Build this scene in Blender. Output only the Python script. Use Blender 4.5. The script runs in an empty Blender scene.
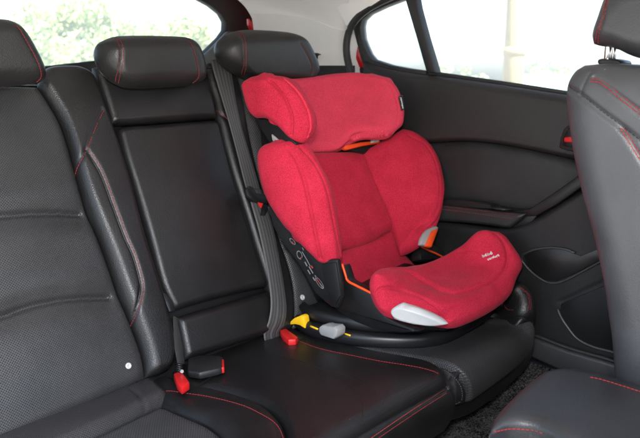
import bpy, bmesh, math, random
import numpy as np
from mathutils import Vector, Matrix
from mathutils.bvhtree import BVHTree
random.seed(7); rng = np.random.default_rng(7)
SC = bpy.context.scene; COL = SC.collection
R = math.radians

# ------------------------------------------------------------------ survey of the photograph (car axes: +x right, +y rear, +z up; origin = seat crease)
FOC, CX, CY = 700., 320., 219.
AZ, PIT = R(43), R(11.6)
CAM = np.array([-.87, -1.09, .60])
FW = np.array([math.cos(AZ)*math.cos(PIT), math.sin(AZ)*math.cos(PIT), -math.sin(PIT)])
RT = np.array([math.sin(AZ), -math.cos(AZ), 0.]); UP = np.cross(RT, FW)
REC = R(23)
NB = np.array([0, -math.cos(REC), math.sin(REC)]); VB = np.array([0, math.sin(REC), math.cos(REC)])   # backrest plane
NS = np.array([0, .04, 1.]); NS = NS/np.linalg.norm(NS)                                              # cushion plane
def ray(px, py): return FW + RT*(px-CX)/FOC - UP*(py-CY)/FOC
def hit(px, py, n, p0):
    d = ray(px, py); return CAM + d*(np.dot(n, np.asarray(p0)-CAM)/np.dot(n, d))
def W(*p): return np.array(p, float)
def BM(x, v, off=0): return W(x, 0, 0) + VB*v + NB*off
def pt(q, pl):
    """a surveyed point: world vector, or (px, py[, plane]) laid on a known plane of the car"""
    if isinstance(q, np.ndarray): return q
    if len(q) > 2: pl = q[2]
    k, a = pl
    if k == 'B': return hit(q[0], q[1], NB, NB*a)
    if k == 'S': return hit(q[0], q[1], NS, NS*a)
    return hit(q[0], q[1], {'X': W(1,0,0), 'Y': W(0,1,0), 'Z': W(0,0,1)}[k], {'X': W(a,0,0), 'Y': W(0,a,0), 'Z': W(0,0,a)}[k])

def smooth(P, n, closed=False):
    """Catmull-Rom through P, n samples equally spaced by arc length"""
    P = np.asarray(P, float)
    if len(P) == 2 and not closed:
        return P[0] + (P[1]-P[0])*np.linspace(0, 1, n)[:, None]
    Q = np.vstack([P[-1], P, P[0], P[1]]) if closed else np.vstack([2*P[0]-P[1], P, 2*P[-1]-P[-2]])
    out = []
    for i in range(1, len(Q)-2):
        a, b, c, d = Q[i-1:i+3]
        t = np.linspace(0, 1, 24, endpoint=False)[:, None]
        # centripetal-ish: limit overshoot with tension by chord length
        lb = np.linalg.norm(c-b); m1 = (c-a)/(np.linalg.norm(b-a)+lb+1e-9)*lb; m2 = (d-b)/(np.linalg.norm(d-c)+lb+1e-9)*lb
        out.append((2*t**3-3*t**2+1)*b + (t**3-2*t**2+t)*m1 + (-2*t**3+3*t**2)*c + (t**3-t**2)*m2)
    S = np.vstack(out + [Q[-2][None]])
    L = np.concatenate([[0], np.cumsum(np.linalg.norm(np.diff(S, axis=0), axis=1))])
    u = np.linspace(0, L[-1], n)
    return np.stack([np.interp(u, L, S[:, k]) for k in range(3)], 1)

# ------------------------------------------------------------------ materials
def node_mat(name):
    m = bpy.data.materials.new(name); m.use_nodes = True
    nt = m.node_tree; b = nt.nodes['Principled BSDF']
    return m, nt, b
def N(nt, t, **kw):
    n = nt.nodes.new(t)
    for k, v in kw.items():
        if k in n.inputs.keys(): n.inputs[k].default_value = v
        else: setattr(n, k, v)
    return n
def math_n(nt, op, a, b=None, clamp=False):
    n = nt.nodes.new('ShaderNodeMath'); n.operation = op; n.use_clamp = clamp
    for i, x in enumerate((a, b)):
        if x is None: continue
        if isinstance(x, (int, float)): n.inputs[i].default_value = x
        else: nt.links.new(x, n.inputs[i])
    return n.outputs[0]
def ramp2(nt, fac, c0, c1, p0=0., p1=1.):
    r = nt.nodes.new('ShaderNodeValToRGB'); r.color_ramp.elements[0].color = (*c0, 1); r.color_ramp.elements[1].color = (*c1, 1)
    r.color_ramp.elements[0].position = p0; r.color_ramp.elements[1].position = p1
    nt.links.new(fac, r.inputs[0]); return r.outputs[0]
def bump(nt, b, h, strength, dist=.001, prev=None):
    n = N(nt, 'ShaderNodeBump', Strength=strength, Distance=dist); nt.links.new(h, n.inputs['Height'])
    if prev is not None: nt.links.new(prev, n.inputs['Normal'])
    nt.links.new(n.outputs[0], b.inputs['Normal']); return n.outputs[0]

def specks(nt, co, col, scale=17., r=.011):
    """a few crumbs of lint on the surface"""
    v = N(nt, 'ShaderNodeTexVoronoi', Scale=scale); nt.links.new(co, v.inputs[0])
    mx = N(nt, 'ShaderNodeMix', data_type='RGBA'); mx.inputs[7].default_value = (.30, .29, .28, 1)
    nt.links.new(math_n(nt, 'LESS_THAN', v.outputs[0], r), mx.inputs[0]); nt.links.new(col, mx.inputs[6]); return mx.outputs[2]
def leather(name, c, rough, grain=420, gs=.35, wr=.32, spec=.36):
    m, nt, b = node_mat(name)
    co = N(nt, 'ShaderNodeTexCoord').outputs['Object']
    big = N(nt, 'ShaderNodeTexNoise', Scale=14., Detail=4.); nt.links.new(co, big.inputs[0])
    vo = N(nt, 'ShaderNodeTexVoronoi', Scale=float(grain), feature='SMOOTH_F1'); nt.links.new(co, vo.inputs[0])
    fi = N(nt, 'ShaderNodeTexNoise', Scale=grain*.6, Detail=3.); nt.links.new(co, fi.inputs[0])
    col = ramp2(nt, big.outputs[0], [x*.82 for x in c], [x*1.2 for x in c], .3, .7); nt.links.new(specks(nt, co, col), b.inputs['Base Color'])
    rr = N(nt, 'ShaderNodeMapRange'); rr.inputs[3].default_value = rough-.06; rr.inputs[4].default_value = rough+.08
    nt.links.new(big.outputs[0], rr.inputs[0]); nt.links.new(rr.outputs[0], b.inputs['Roughness'])
    wn = N(nt, 'ShaderNodeTexNoise', Scale=30., Detail=3.); wn.inputs['Distortion'].default_value = .6; nt.links.new(co, wn.inputs[0])
    n1 = bump(nt, b, wn.outputs[0], wr*.5, .004)
    n2 = bump(nt, b, vo.outputs[0], gs, .0006, n1)
    bump(nt, b, fi.outputs[0], gs*.7, .0006, n2)
    b.inputs['Specular IOR Level'].default_value = spec
    return m
def perforated(name, c, rough, pitch=.0036, hole=.25):
    m, nt, b = node_mat(name)
    uv = N(nt, 'ShaderNodeTexCoord').outputs['UV']
    mp = N(nt, 'ShaderNodeMapping'); mp.inputs['Rotation'].default_value = (0, 0, R(45)); mp.inputs['Scale'].default_value = (1/pitch, 1/pitch, 1)
    nt.links.new(uv, mp.inputs[0])
    fr = N(nt, 'ShaderNodeVectorMath', operation='FRACTION'); nt.links.new(mp.outputs[0], fr.inputs[0])
    sb = N(nt, 'ShaderNodeVectorMath', operation='SUBTRACT'); sb.inputs[1].default_value = (.5, .5, 0); nt.links.new(fr.outputs[0], sb.inputs[0])
    sp = N(nt, 'ShaderNodeSeparateXYZ'); nt.links.new(sb.outputs[0], sp.inputs[0])
    r2 = math_n(nt, 'SQRT', math_n(nt, 'ADD', math_n(nt, 'MULTIPLY', sp.outputs[0], sp.outputs[0]), math_n(nt, 'MULTIPLY', sp.outputs[1], sp.outputs[1])))
    s = N(nt, 'ShaderNodeMapRange', interpolation_type='SMOOTHSTEP'); s.inputs[1].default_value = hole-.09; s.inputs[2].default_value = hole+.09
    nt.links.new(r2, s.inputs[0])
    co = N(nt, 'ShaderNodeTexCoord').outputs['Object']
    big = N(nt, 'ShaderNodeTexNoise', Scale=12., Detail=4.); nt.links.new(co, big.inputs[0])
    base = ramp2(nt, big.outputs[0], [x*.85 for x in c], [x*1.15 for x in c], .3, .7)
    mx = N(nt, 'ShaderNodeMix', data_type='RGBA'); mx.inputs[6].default_value = (.004, .004, .0045, 1)
    nt.links.new(s.outputs[0], mx.inputs[0]); nt.links.new(base, mx.inputs[7]); nt.links.new(specks(nt, co, mx.outputs[2], 21.), b.inputs['Base Color'])
    rr = N(nt, 'ShaderNodeMapRange'); rr.inputs[3].default_value = .9; rr.inputs[4].default_value = rough
    nt.links.new(s.outputs[0], rr.inputs[0]); nt.links.new(rr.outputs[0], b.inputs['Roughness'])
    wn = N(nt, 'ShaderNodeTexNoise', Scale=26., Detail=3.); nt.links.new(co, wn.inputs[0])
    n1 = bump(nt, b, wn.outputs[0], .25, .004)
    bump(nt, b, s.outputs[0], .45, .0012, n1)
    return m
def fabric(name, c, knit=False):
    m, nt, b = node_mat(name)
    tc = N(nt, 'ShaderNodeTexCoord'); co = tc.outputs['Object']
    fine = N(nt, 'ShaderNodeTexNoise', Scale=780., Detail=2.); nt.links.new(co, fine.inputs[0])
    big = N(nt, 'ShaderNodeTexNoise', Scale=22., Detail=3.); nt.links.new(co, big.inputs[0])
    f = math_n(nt, 'ADD', math_n(nt, 'MULTIPLY', fine.outputs[0], .8), math_n(nt, 'MULTIPLY', big.outputs[0], .2))
    col = ramp2(nt, f, [x*.60 for x in c], [min(1, x*1.32+.012) for x in c], .35, .66)
    h = fine.outputs[0]
    if knit:
        wv = N(nt, 'ShaderNodeTexWave', Scale=105., Distortion=.5, Detail=1.); wv.inputs['Detail Scale'].default_value = 3.
        mp = N(nt, 'ShaderNodeMapping'); mp.inputs['Rotation'].default_value = (0, 0, R(58)); nt.links.new(tc.outputs['UV'], mp.inputs[0]); nt.links.new(mp.outputs[0], wv.inputs[0])
        mx = N(nt, 'ShaderNodeMix', data_type='RGBA'); mx.inputs[7].default_value = (min(1, c[0]*1.25+.05), c[1]*2.6+.05, c[2]*2.2+.05, 1)
        nt.links.new(math_n(nt, 'ADD', math_n(nt, 'MULTIPLY', wv.outputs[1], .45), .02), mx.inputs[0]); nt.links.new(col, mx.inputs[6]); col = mx.outputs[2]
        h = math_n(nt, 'ADD', math_n(nt, 'MULTIPLY', wv.outputs[1], .8), math_n(nt, 'MULTIPLY', fine.outputs[0], .5))
    nt.links.new(col, b.inputs['Base Color'])
    b.inputs['Roughness'].default_value = .9; b.inputs['Specular IOR Level'].default_value = .15
    b.inputs['Sheen Weight'].default_value = .08; b.inputs['Sheen Roughness'].default_value = .4; b.inputs['Sheen Tint'].default_value = (1, .45, .5, 1)
    wn = N(nt, 'ShaderNodeTexNoise', Scale=34., Detail=2.); nt.links.new(co, wn.inputs[0])
    w2 = N(nt, 'ShaderNodeTexNoise', Scale=11., Detail=2.); w2.inputs['Distortion'].default_value = 1.2; nt.links.new(co, w2.inputs[0])
    n0 = bump(nt, b, w2.outputs[0], .22, .012)
    n1 = bump(nt, b, wn.outputs[0], .24, .004, n0)
    bump(nt, b, h, .6, .0012, n1)
    return m
def plastic(name, c, rough=.45, grain=700, gs=.15, metal=0., spec=.5, var=.11):
    m, nt, b = node_mat(name)
    co = N(nt, 'ShaderNodeTexCoord').outputs['Object']
    fi = N(nt, 'ShaderNodeTexNoise', Scale=float(grain), Detail=2.); nt.links.new(co, fi.inputs[0])
    big = N(nt, 'ShaderNodeTexNoise', Scale=9., Detail=5.); nt.links.new(co, big.inputs[0])
    col = ramp2(nt, big.outputs[0], [x*(1-var) for x in c], [min(1, x*(1+var)) for x in c], .3, .7); nt.links.new(col, b.inputs['Base Color'])
    rr = N(nt, 'ShaderNodeMapRange'); rr.inputs[3].default_value = rough-.05; rr.inputs[4].default_value = rough+.06
    nt.links.new(big.outputs[0], rr.inputs[0]); nt.links.new(rr.outputs[0], b.inputs['Roughness'])
    b.inputs['Metallic'].default_value = metal; b.inputs['Specular IOR Level'].default_value = spec
    if gs: bump(nt, b, fi.outputs[0], gs, .0008)
    return m
def thread(name, c):
    m, nt, b = node_mat(name); b.inputs['Base Color'].default_value = (*c, 1); b.inputs['Roughness'].default_value = .75
    return m
def carpet_mat():
    m, nt, b = node_mat('carpet')
    co = N(nt, 'ShaderNodeTexCoord').outputs['Object']
    f = N(nt, 'ShaderNodeTexNoise', Scale=260., Detail=4., Roughness=.7); nt.links.new(co, f.inputs[0])
    g = N(nt, 'ShaderNodeTexNoise', Scale=30., Detail=3.); nt.links.new(co, g.inputs[0])
    s = math_n(nt, 'ADD', math_n(nt, 'MULTIPLY', f.outputs[0], .8), math_n(nt, 'MULTIPLY', g.outputs[0], .2))
    nt.links.new(ramp2(nt, s, (.006, .006, .006), (.24, .235, .225), .43, .70), b.inputs['Base Color'])
    b.inputs['Roughness'].default_value = 1; b.inputs['Specular IOR Level'].default_value = .1
    bump(nt, b, f.outputs[0], 1., .006)
    return m
def webbing_mat():
    m, nt, b = node_mat('webbing')
    uv = N(nt, 'ShaderNodeTexCoord').outputs['UV']
    sp = N(nt, 'ShaderNodeSeparateXYZ'); nt.links.new(uv, sp.inputs[0])
    u = math_n(nt, 'SINE', math_n(nt, 'MULTIPLY', sp.outputs[0], 2*math.pi*5.5))
    ch = math_n(nt, 'SINE', math_n(nt, 'ADD', math_n(nt, 'MULTIPLY', sp.outputs[1], 2*math.pi/.0042), math_n(nt, 'MULTIPLY', math_n(nt, 'ABSOLUTE', u), 3.)))
    f = math_n(nt, 'ADD', math_n(nt, 'MULTIPLY', u, .28), .5)
    f = math_n(nt, 'ADD', f, math_n(nt, 'MULTIPLY', ch, .10), True)
    nt.links.new(ramp2(nt, f, (.018, .0175, .0175), (.088, .086, .085)), b.inputs['Base Color'])
    b.inputs['Roughness'].default_value = .5
    bump(nt, b, f, .25, .001)
    return m
def glass_mat():
    m = bpy.data.materials.new('window_glass'); m.use_nodes = True; nt = m.node_tree; nt.nodes.clear()
    o = nt.nodes.new('ShaderNodeOutputMaterial'); t = nt.nodes.new('ShaderNodeBsdfTransparent'); t.inputs[0].default_value = (.93, .96, .95, 1)
    g = nt.nodes.new('ShaderNodeBsdfGlossy'); g.inputs['Roughness'].default_value = .02
    fr = nt.nodes.new('ShaderNodeFresnel'); fr.inputs[0].default_value = 1.45; mx = nt.nodes.new('ShaderNodeMixShader')
    nt.links.new(math_n(nt, 'MULTIPLY', fr.outputs[0], .6), mx.inputs[0]); nt.links.new(t.outputs[0], mx.inputs[1]); nt.links.new(g.outputs[0], mx.inputs[2])
    df = nt.nodes.new('ShaderNodeBsdfTranslucent'); df.inputs[0].default_value = (.85, .87, .85, 1); du = nt.nodes.new('ShaderNodeMixShader')      # white veil mixed in: overexposed haze painted into the glass
    nz = N(nt, 'ShaderNodeTexNoise', Scale=3., Detail=5.); nt.links.new(math_n(nt, 'ADD', math_n(nt, 'MULTIPLY', nz.outputs[0], .14), .10), du.inputs[0])
    nt.links.new(mx.outputs[0], du.inputs[1]); nt.links.new(df.outputs[0], du.inputs[2]); nt.links.new(du.outputs[0], o.inputs[0])
    return m
def leaf_mat(name, c):
    m, nt, b = node_mat(name)
    oi = N(nt, 'ShaderNodeTexCoord').outputs['Object']
    n = N(nt, 'ShaderNodeTexNoise', Scale=1.3, Detail=3.); nt.links.new(oi, n.inputs[0])
    nt.links.new(ramp2(nt, n.outputs[0], [x*.6 for x in c], [x*1.4 for x in c], .3, .7), b.inputs['Base Color'])
    b.inputs['Roughness'].default_value = .6
    return m

M = dict(
    leather=leather('black_leather', (.0095, .0092, .0092), .38, 560, .55, .09, .45),
    leather_front=leather('grey_black_leather', (.036, .0372, .041), .40, 800, .38, .10, .55),
    leather_arm=leather('dark_grey_leather', (.0185, .0185, .020), .42, 700, .4, .12, .42),
    head=leather('headrest_leather', (.0135, .013, .013), .40, 540, .5, .10, .42),
    perf=perforated('perforated_leather', (.029, .0285, .029), .40, .0036, .27),
    perf2=perforated('perforated_black_leather', (.050, .050, .050), .43, .0042, .33),
    red=fabric('red_fabric', (.45, .0125, .038)),
    knit=fabric('red_knit', (.56, .021, .052), True),
    black=plastic('black_plastic', (.0085, .0085, .009), .42, 700, .15, 0, .4),
    gloss=plastic('smooth_black_plastic', (.009, .009, .0098), .34, 200, .05, 0, .45),
    door=plastic('door_trim_plastic', (.018, .018, .018), .48, 330, .9, 0, .42),
    doorlow=plastic('door_lower_plastic', (.0120, .0120, .0122), .44, 420, .5, 0, .4),
    insert=leather('door_insert_vinyl', (.0150, .0150, .0150), .48, 420, .5, .12, .4),
    buckle=plastic('buckle_plastic', (.015, .015, .015), .42, 500, .2),
    sill=plastic('sill_plastic', (.030, .030, .031), .42, 620, .3),
    rim=plastic('pocket_rim_plastic', (.034, .034, .034), .38, 620, .15),
    silver=plastic('silver_plastic', (.46, .46, .455), .38, 500, .05),
    grey=plastic('grey_plastic', (.30, .30, .295), .45, 500, .1),
    chrome=plastic('chrome', (.75, .75, .75), .18, 100, 0, 1.),
    orange=plastic('orange_plastic', (.82, .075, .012), .42, 400, .05),
    redbtn=plastic('red_button', (.58, .012, .014), .38, 400, .05),
    yellow=plastic('yellow_plastic', (.85, .50, .01), .45, 400, .05),
    body=plastic('red_car_paint', (.52, .010, .016), .22, 100, 0),
    liner=plastic('headliner_cloth', (.82, .81, .785), .95, 900, .4, 0, .1, .02),
    pillar=plastic('pale_pillar_trim', (.80, .795, .78), .7, 800, .25, 0, .2, .02),
    hatch=plastic('hatch_trim', (.10, .115, .115), .5, 600, .2),
    rubber=plastic('black_rubber', (.014, .014, .014), .55, 300, .2),
    frit=plastic('black_frit', (.008, .008, .008), .3, 100, 0),
    carpet=carpet_mat(), webbing=webbing_mat(), glass=glass_mat(),
    thread=thread('red_thread', (.21, .011, .016)), darkthread=thread('dark_thread', (.012, .012, .012)), palethread=thread('pale_thread', (.075, .072, .07)),
    orangethread=thread('orange_red_thread', (.27, .03, .02)),
    white=thread('white_print', (.75, .74, .72)), label=thread('grey_print', (.17, .17, .17)), redprint=thread('red_print', (.30, .03, .035)),
    pad=thread('velcro_black', (.012, .012, .012)),
)

# ------------------------------------------------------------------ object helpers
def link(name, me, parent=None):
    o = bpy.data.objects.new(name, me); COL.objects.link(o)
    if parent is not None:
        o.parent = parent; o.matrix_parent_inverse = Matrix.Translation(parent.location).inverted()
    return o
def thing(name, label, cat, loc=(0, 0, 0), group=None):
    o = bpy.data.objects.new(name, None); COL.objects.link(o); o.location = loc
    o['label'] = label; o['category'] = cat
    if group: o['group'] = group
    o.empty_display_size = .05
    return o
def mesh(name, V, F, mats, parent=None, mi=None, uv=None, flat=False):
    me = bpy.data.meshes.new(name); me.from_pydata([tuple(map(float, v)) for v in V], [], [tuple(map(int, f)) for f in F])
    for m in (mats if isinstance(mats, (list, tuple)) else [mats]): me.materials.append(m)
    if mi is not None: me.polygons.foreach_set('material_index', mi)
    me.polygons.foreach_set('use_smooth', [not flat]*len(me.polygons))
    if uv is not None:
        l = me.uv_layers.new(name='UVMap'); idx = np.zeros(len(me.loops), int); me.loops.foreach_get('vertex_index', idx)
        l.data.foreach_set('uv', np.asarray(uv, float)[idx].ravel())
    me.update(); return link(name, me, parent)

class Soft:
    """an upholstered piece: a patch stretched between four surveyed edges, padded out along its normal and closed behind"""
    def __init__(s, tl, tr, br, bl, pl, t=(), r=(), b=(), l=(), n=(60, 60), puff=.02, back=.01, rad=.03, crown=0., ext=None, radt=None, radb=None, radl=None, radr=None, flip=False, centre=None):
        nu, nv = n; s.n = n
        g = lambda a, m, z: [pt(q, pl) for q in (a, *m, z)]
        T, Bt, L, Rr = smooth(g(tl, t, tr), 241), smooth(g(bl, b, br), 241), smooth(g(tl, l, bl), 241), smooth(g(tr, r, br), 241)
        u = np.linspace(0, 1, nu); v = np.linspace(0, 1, nv)
        k = .75; u = u - k*np.sin(2*np.pi*u)/(2*np.pi); v = v - k*np.sin(2*np.pi*v)/(2*np.pi)
        I = lambda c, x: np.stack([np.interp(x, np.linspace(0, 1, 241), c[:, j]) for j in range(3)], 1)
        T, Bt, L, Rr = I(T, u), I(Bt, u), I(L, v), I(Rr, v)
        U, V = u[None, :, None], v[:, None, None]
        P = (1-V)*T[None] + V*Bt[None] + (1-U)*L[:, None] + U*Rr[:, None] - ((1-U)*(1-V)*T[0] + U*(1-V)*T[-1] + (1-U)*V*Bt[0] + U*V*Bt[-1])
        for _ in range(30): P[1:-1, 1:-1] = (P[:-2, 1:-1]+P[2:, 1:-1]+P[1:-1, :-2]+P[1:-1, 2:])/4
        du = np.gradient(P, axis=1); dv = np.gradient(P, axis=0)
        Nn = np.cross(du, dv); Nn /= np.linalg.norm(Nn, axis=2, keepdims=True)+1e-12
        mid = P.mean((0, 1)); tgt = CAM if centre is None else np.asarray(centre, float)
        s.sgn = 1.
        if np.dot(Nn.mean((0, 1)), tgt-mid) < 0: Nn = -Nn; s.sgn = -1.
        if flip: Nn = -Nn; s.sgn = -s.sgn
        # smooth normals
        for _ in range(6):
            Q = Nn.copy(); Q[1:-1, 1:-1] = (Nn[:-2, 1:-1]+Nn[2:, 1:-1]+Nn[1:-1, :-2]+Nn[1:-1, 2:]+Nn[1:-1, 1:-1])/5; Nn = Q/(np.linalg.norm(Q, axis=2, keepdims=True)+1e-12)
        lu = np.linalg.norm(np.diff(P, axis=1), axis=2).sum(1)[:, None]; lv = np.linalg.norm(np.diff(P, axis=0), axis=2).sum(0)[None, :]
        f = lambda d, r: np.sqrt(np.clip(1-(1-np.clip(d/r, 0, 1))**2, 0, 1))
        Uf, Vf = u[None, :], v[:, None]
        e = lambda x: rad if x is None else x
        sh = f(Uf*lu, e(radl))*f((1-Uf)*lu, e(radr))*f(Vf*lv, e(radt))*f((1-Vf)*lv, e(radb))
        dome = (4*Uf*(1-Uf))**.8*(4*Vf*(1-Vf))**.8
        s.P = P + Nn*(puff*sh + crown*dome)[..., None]; s.N = Nn
        s.Bk = P - Nn*(back*sh)[..., None] + (0 if ext is None else np.asarray(ext, float))
        s.ext = ext is not None
        eu = np.linalg.norm(np.diff(s.P, axis=1), axis=2); ev = np.linalg.norm(np.diff(s.P, axis=0), axis=2)
        au = np.concatenate([np.zeros((nv, 1)), np.cumsum(eu, 1)], 1); av = np.concatenate([np.zeros((1, nu)), np.cumsum(ev, 0)], 0)
        s.uv = np.stack([au-au[:, [nu//2]], av[[nv//2]]-av], 2)
        s.xV, s.xF, s.xM = [], [], []; s._bvh = None
        s.mats = []
    def quads(s):
        nu, nv = s.n; i = np.arange(nv*nu).reshape(nv, nu)
        return np.stack([i[:-1, :-1], i[:-1, 1:], i[1:, 1:], i[1:, :-1]], -1).reshape(-1, 4)
    @property
    def bvh(s):
        if s._bvh is None: s._bvh = BVHTree.FromPolygons(s.P.reshape(-1, 3).tolist(), s.quads().tolist())
        return s._bvh
    def on(s, px, py):
        d = Vector(ray(px, py)).normalized(); h = s.bvh.ray_cast(Vector(CAM), d)
        if h[0] is None:
            c = s.P.reshape(-1, 3).mean(0); k = float(np.dot(c-CAM, FW))/float(np.dot(np.array(d), FW))
            h = s.bvh.find_nearest(Vector(CAM)+d*k)
        return np.array(h[0])
    def line(s, pts, n=None):
        P = [q if isinstance(q, np.ndarray) else s.on(*q[:2]) for q in pts]
        L = sum(np.linalg.norm(np.diff(np.array(P), axis=0), axis=1))
        return smooth(P, n or max(8, int(L/.006)))
    def groove(s, pts, w=.006, d=.004):
        L = pts if isinstance(pts, np.ndarray) else s.line(pts)
        V = s.P.reshape(-1, 3); best = np.full(len(V), 1e9)
        for a, b in zip(L[:-1], L[1:]):
            ab = b-a; k = np.clip(((V-a)@ab)/(ab@ab+1e-12), 0, 1); best = np.minimum(best, np.linalg.norm(V-a-k[:, None]*ab, axis=1))
        s.P = (V - s.N.reshape(-1, 3)*(d*np.exp(-(best/w)**2))[:, None]).reshape(s.P.shape); s._bvh = None
        return s
    def mat_index(s, m):
        if m not in s.mats: s.mats.append(m)
        return s.mats.index(m)+1
    def add(s, V, F, m):
        o = len(s.xV); s.xV += list(V); s.xF += [tuple(o+i for i in f) for f in F]; s.xM += [s.mat_index(m)]*len(F)
    def stitch(s, pts, m, dash=.0046, gap=.0011, r=.00072, lift=.0006, shift=0.):
        L = s.line(pts, 400)
        d = np.concatenate([[0], np.cumsum(np.linalg.norm(np.diff(L, axis=0), axis=1))]); x = 0.
        at = lambda q: np.array([np.interp(q, d, L[:, j]) for j in range(3)])
        while x+dash < d[-1]:
            a, b = at(x), at(x+dash); h = s.bvh.find_nearest(Vector((a+b)/2)); nn = np.array(h[1])
            if np.dot(nn, s.N.mean((0, 1))) < 0: nn = -nn
            t = (b-a)/(np.linalg.norm(b-a)+1e-9); w = np.cross(nn, t)
            a = np.array(s.bvh.find_nearest(Vector(a))[0])+nn*lift+w*shift; b = np.array(s.bvh.find_nearest(Vector(b))[0])+nn*lift+w*shift
            ring = [(math.cos(k*math.pi/3), math.sin(k*math.pi/3)) for k in range(6)]
            V = [a-t*r*.6]+[a+w*c*r+nn*q*r+t*r*.5 for c, q in ring]+[b+w*c*r+nn*q*r-t*r*.5 for c, q in ring]+[b+t*r*.6]
            F = [(0, 1+(k+1) % 6, 1+k) for k in range(6)]+[(1+k, 1+(k+1) % 6, 7+(k+1) % 6, 7+k) for k in range(6)]+[(13, 7+k, 7+(k+1) % 6) for k in range(6)]
            s.add(V, F, m); x += dash+gap
        return s
    def cord(s, pts, m, r=.0022, lift=.0):
        L = s.line(pts); V, F = tube_vf([q for q in L], r)
        s.add(V, F, m); return s
    def build(s, name, m, parent):
        nu, nv = s.n; V = s.P.reshape(-1, 3); q = s.quads(); n = len(V)
        if s.sgn < 0: q = q[:, ::-1]
        B = s.Bk.reshape(-1, 3); i = np.arange(n).reshape(nv, nu); j = i+n
        if not s.ext:
            j = j.copy(); j[0], j[-1], j[:, 0], j[:, -1] = i[0], i[-1], i[:, 0], i[:, -1]
        qb = np.stack([j[:-1, :-1], j[1:, :-1], j[1:, 1:], j[:-1, 1:]], -1).reshape(-1, 4)
        if s.sgn < 0: qb = qb[:, ::-1]
        F = q.tolist()+qb.tolist()
        if s.ext:
            loop = lambda a: np.concatenate([a[0], a[1:, -1], a[-1, -2::-1], a[-2:0:-1, 0]])
            A, C = loop(i), loop(j)
            for k in range(len(A)):
                k2 = (k+1) % len(A); w = (A[k], C[k], C[k2], A[k2]); F.append(w if s.sgn > 0 else w[::-1])
        VV = np.vstack([V, B]); uv = np.vstack([s.uv.reshape(-1, 2)]*2)
        o = len(VV); mi = [0]*len(F)
        if s.xV:
            VV = np.vstack([VV, np.array(s.xV)]); F += [tuple(o+a for a in f) for f in s.xF]; mi += s.xM
            uv = np.vstack([uv, np.zeros((len(s.xV), 2))])
        return mesh(name, VV, F, [m]+s.mats, parent, mi, uv)

def tube_vf(P, r, seg=8):
    P = np.asarray(P, float); V, F = [], []
    for k in range(len(P)):
        t = P[min(k+1, len(P)-1)]-P[max(k-1, 0)]; t = t/(np.linalg.norm(t)+1e-9)
        a = np.cross(t, (0, 0, 1)) if abs(t[2]) < .9 else np.cross(t, (1, 0, 0)); a /= np.linalg.norm(a); b = np.cross(t, a)
        rr = r[k] if hasattr(r, '__len__') else r
        V += [P[k]+rr*(math.cos(2*math.pi*j/seg)*a+math.sin(2*math.pi*j/seg)*b) for j in range(seg)]
    for k in range(len(P)-1):
        F += [(k*seg+j, k*seg+(j+1) % seg, (k+1)*seg+(j+1) % seg, (k+1)*seg+j) for j in range(seg)]
    F += [tuple(range(seg))[::-1], tuple((len(P)-1)*seg+j for j in range(seg))]
    return V, F
def tube(name, P, r, m, parent=None, seg=8, n=None):
    if n: P = smooth(P, n)
    V, F = tube_vf(P, r, seg); return mesh(name, V, F, m, parent)
def slab(name, pts, ext, m, parent=None, pl=None, bev=.003, sm=0, seg=2):
    """a moulded piece: an outline given its real thickness by ext, edges rounded"""
    P = [pt(q, pl) for q in pts]
    if sm: P = list(smooth(P, sm+1, True)[:-1])
    bm = bmesh.new(); vs = [bm.verts.new(p) for p in P]; f = bm.faces.new(vs)
    r = bmesh.ops.extrude_face_region(bm, geom=[f]); bmesh.ops.translate(bm, vec=Vector(ext), verts=[g for g in r['geom'] if isinstance(g, bmesh.types.BMVert)])
    bmesh.ops.recalc_face_normals(bm, faces=bm.faces)
    if bev:
        es = [e for e in bm.edges if len(e.link_faces) == 2 and e.calc_face_angle() > R(40)]
        bmesh.ops.bevel(bm, geom=es, offset=bev, segments=seg, affect='EDGES', profile=.5)
    bmesh.ops.recalc_face_normals(bm, faces=bm.faces)
    big = [f for f in bm.faces if len(f.verts) > 4]; bmesh.ops.triangulate(bm, faces=big)
    me = bpy.data.meshes.new(name); bm.to_mesh(me); bm.free(); me.materials.append(m)
    for p in me.polygons: p.use_smooth = True
    me.set_sharp_from_angle(angle=R(35))
    return link(name, me, parent)
def box(name, c, size, m, parent=None, axes=None, bev=.004, seg=2):
    bm = bmesh.new(); bmesh.ops.create_cube(bm, size=1)
    A = np.eye(3) if axes is None else np.array(axes, float)
    for v in bm.verts:
        q = np.array(v.co)*np.array(size); v.co = Vector(np.asarray(c)+q[0]*A[0]+q[1]*A[1]+q[2]*A[2])
    bmesh.ops.bevel(bm, geom=bm.edges[:], offset=bev, segments=seg, affect='EDGES', profile=.5)
    bmesh.ops.recalc_face_normals(bm, faces=bm.faces)
    me = bpy.data.meshes.new(name); bm.to_mesh(me); bm.free(); me.materials.append(m)
    for p in me.polygons: p.use_smooth = True
    me.set_sharp_from_angle(angle=R(50))
    return link(name, me, parent)
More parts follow.
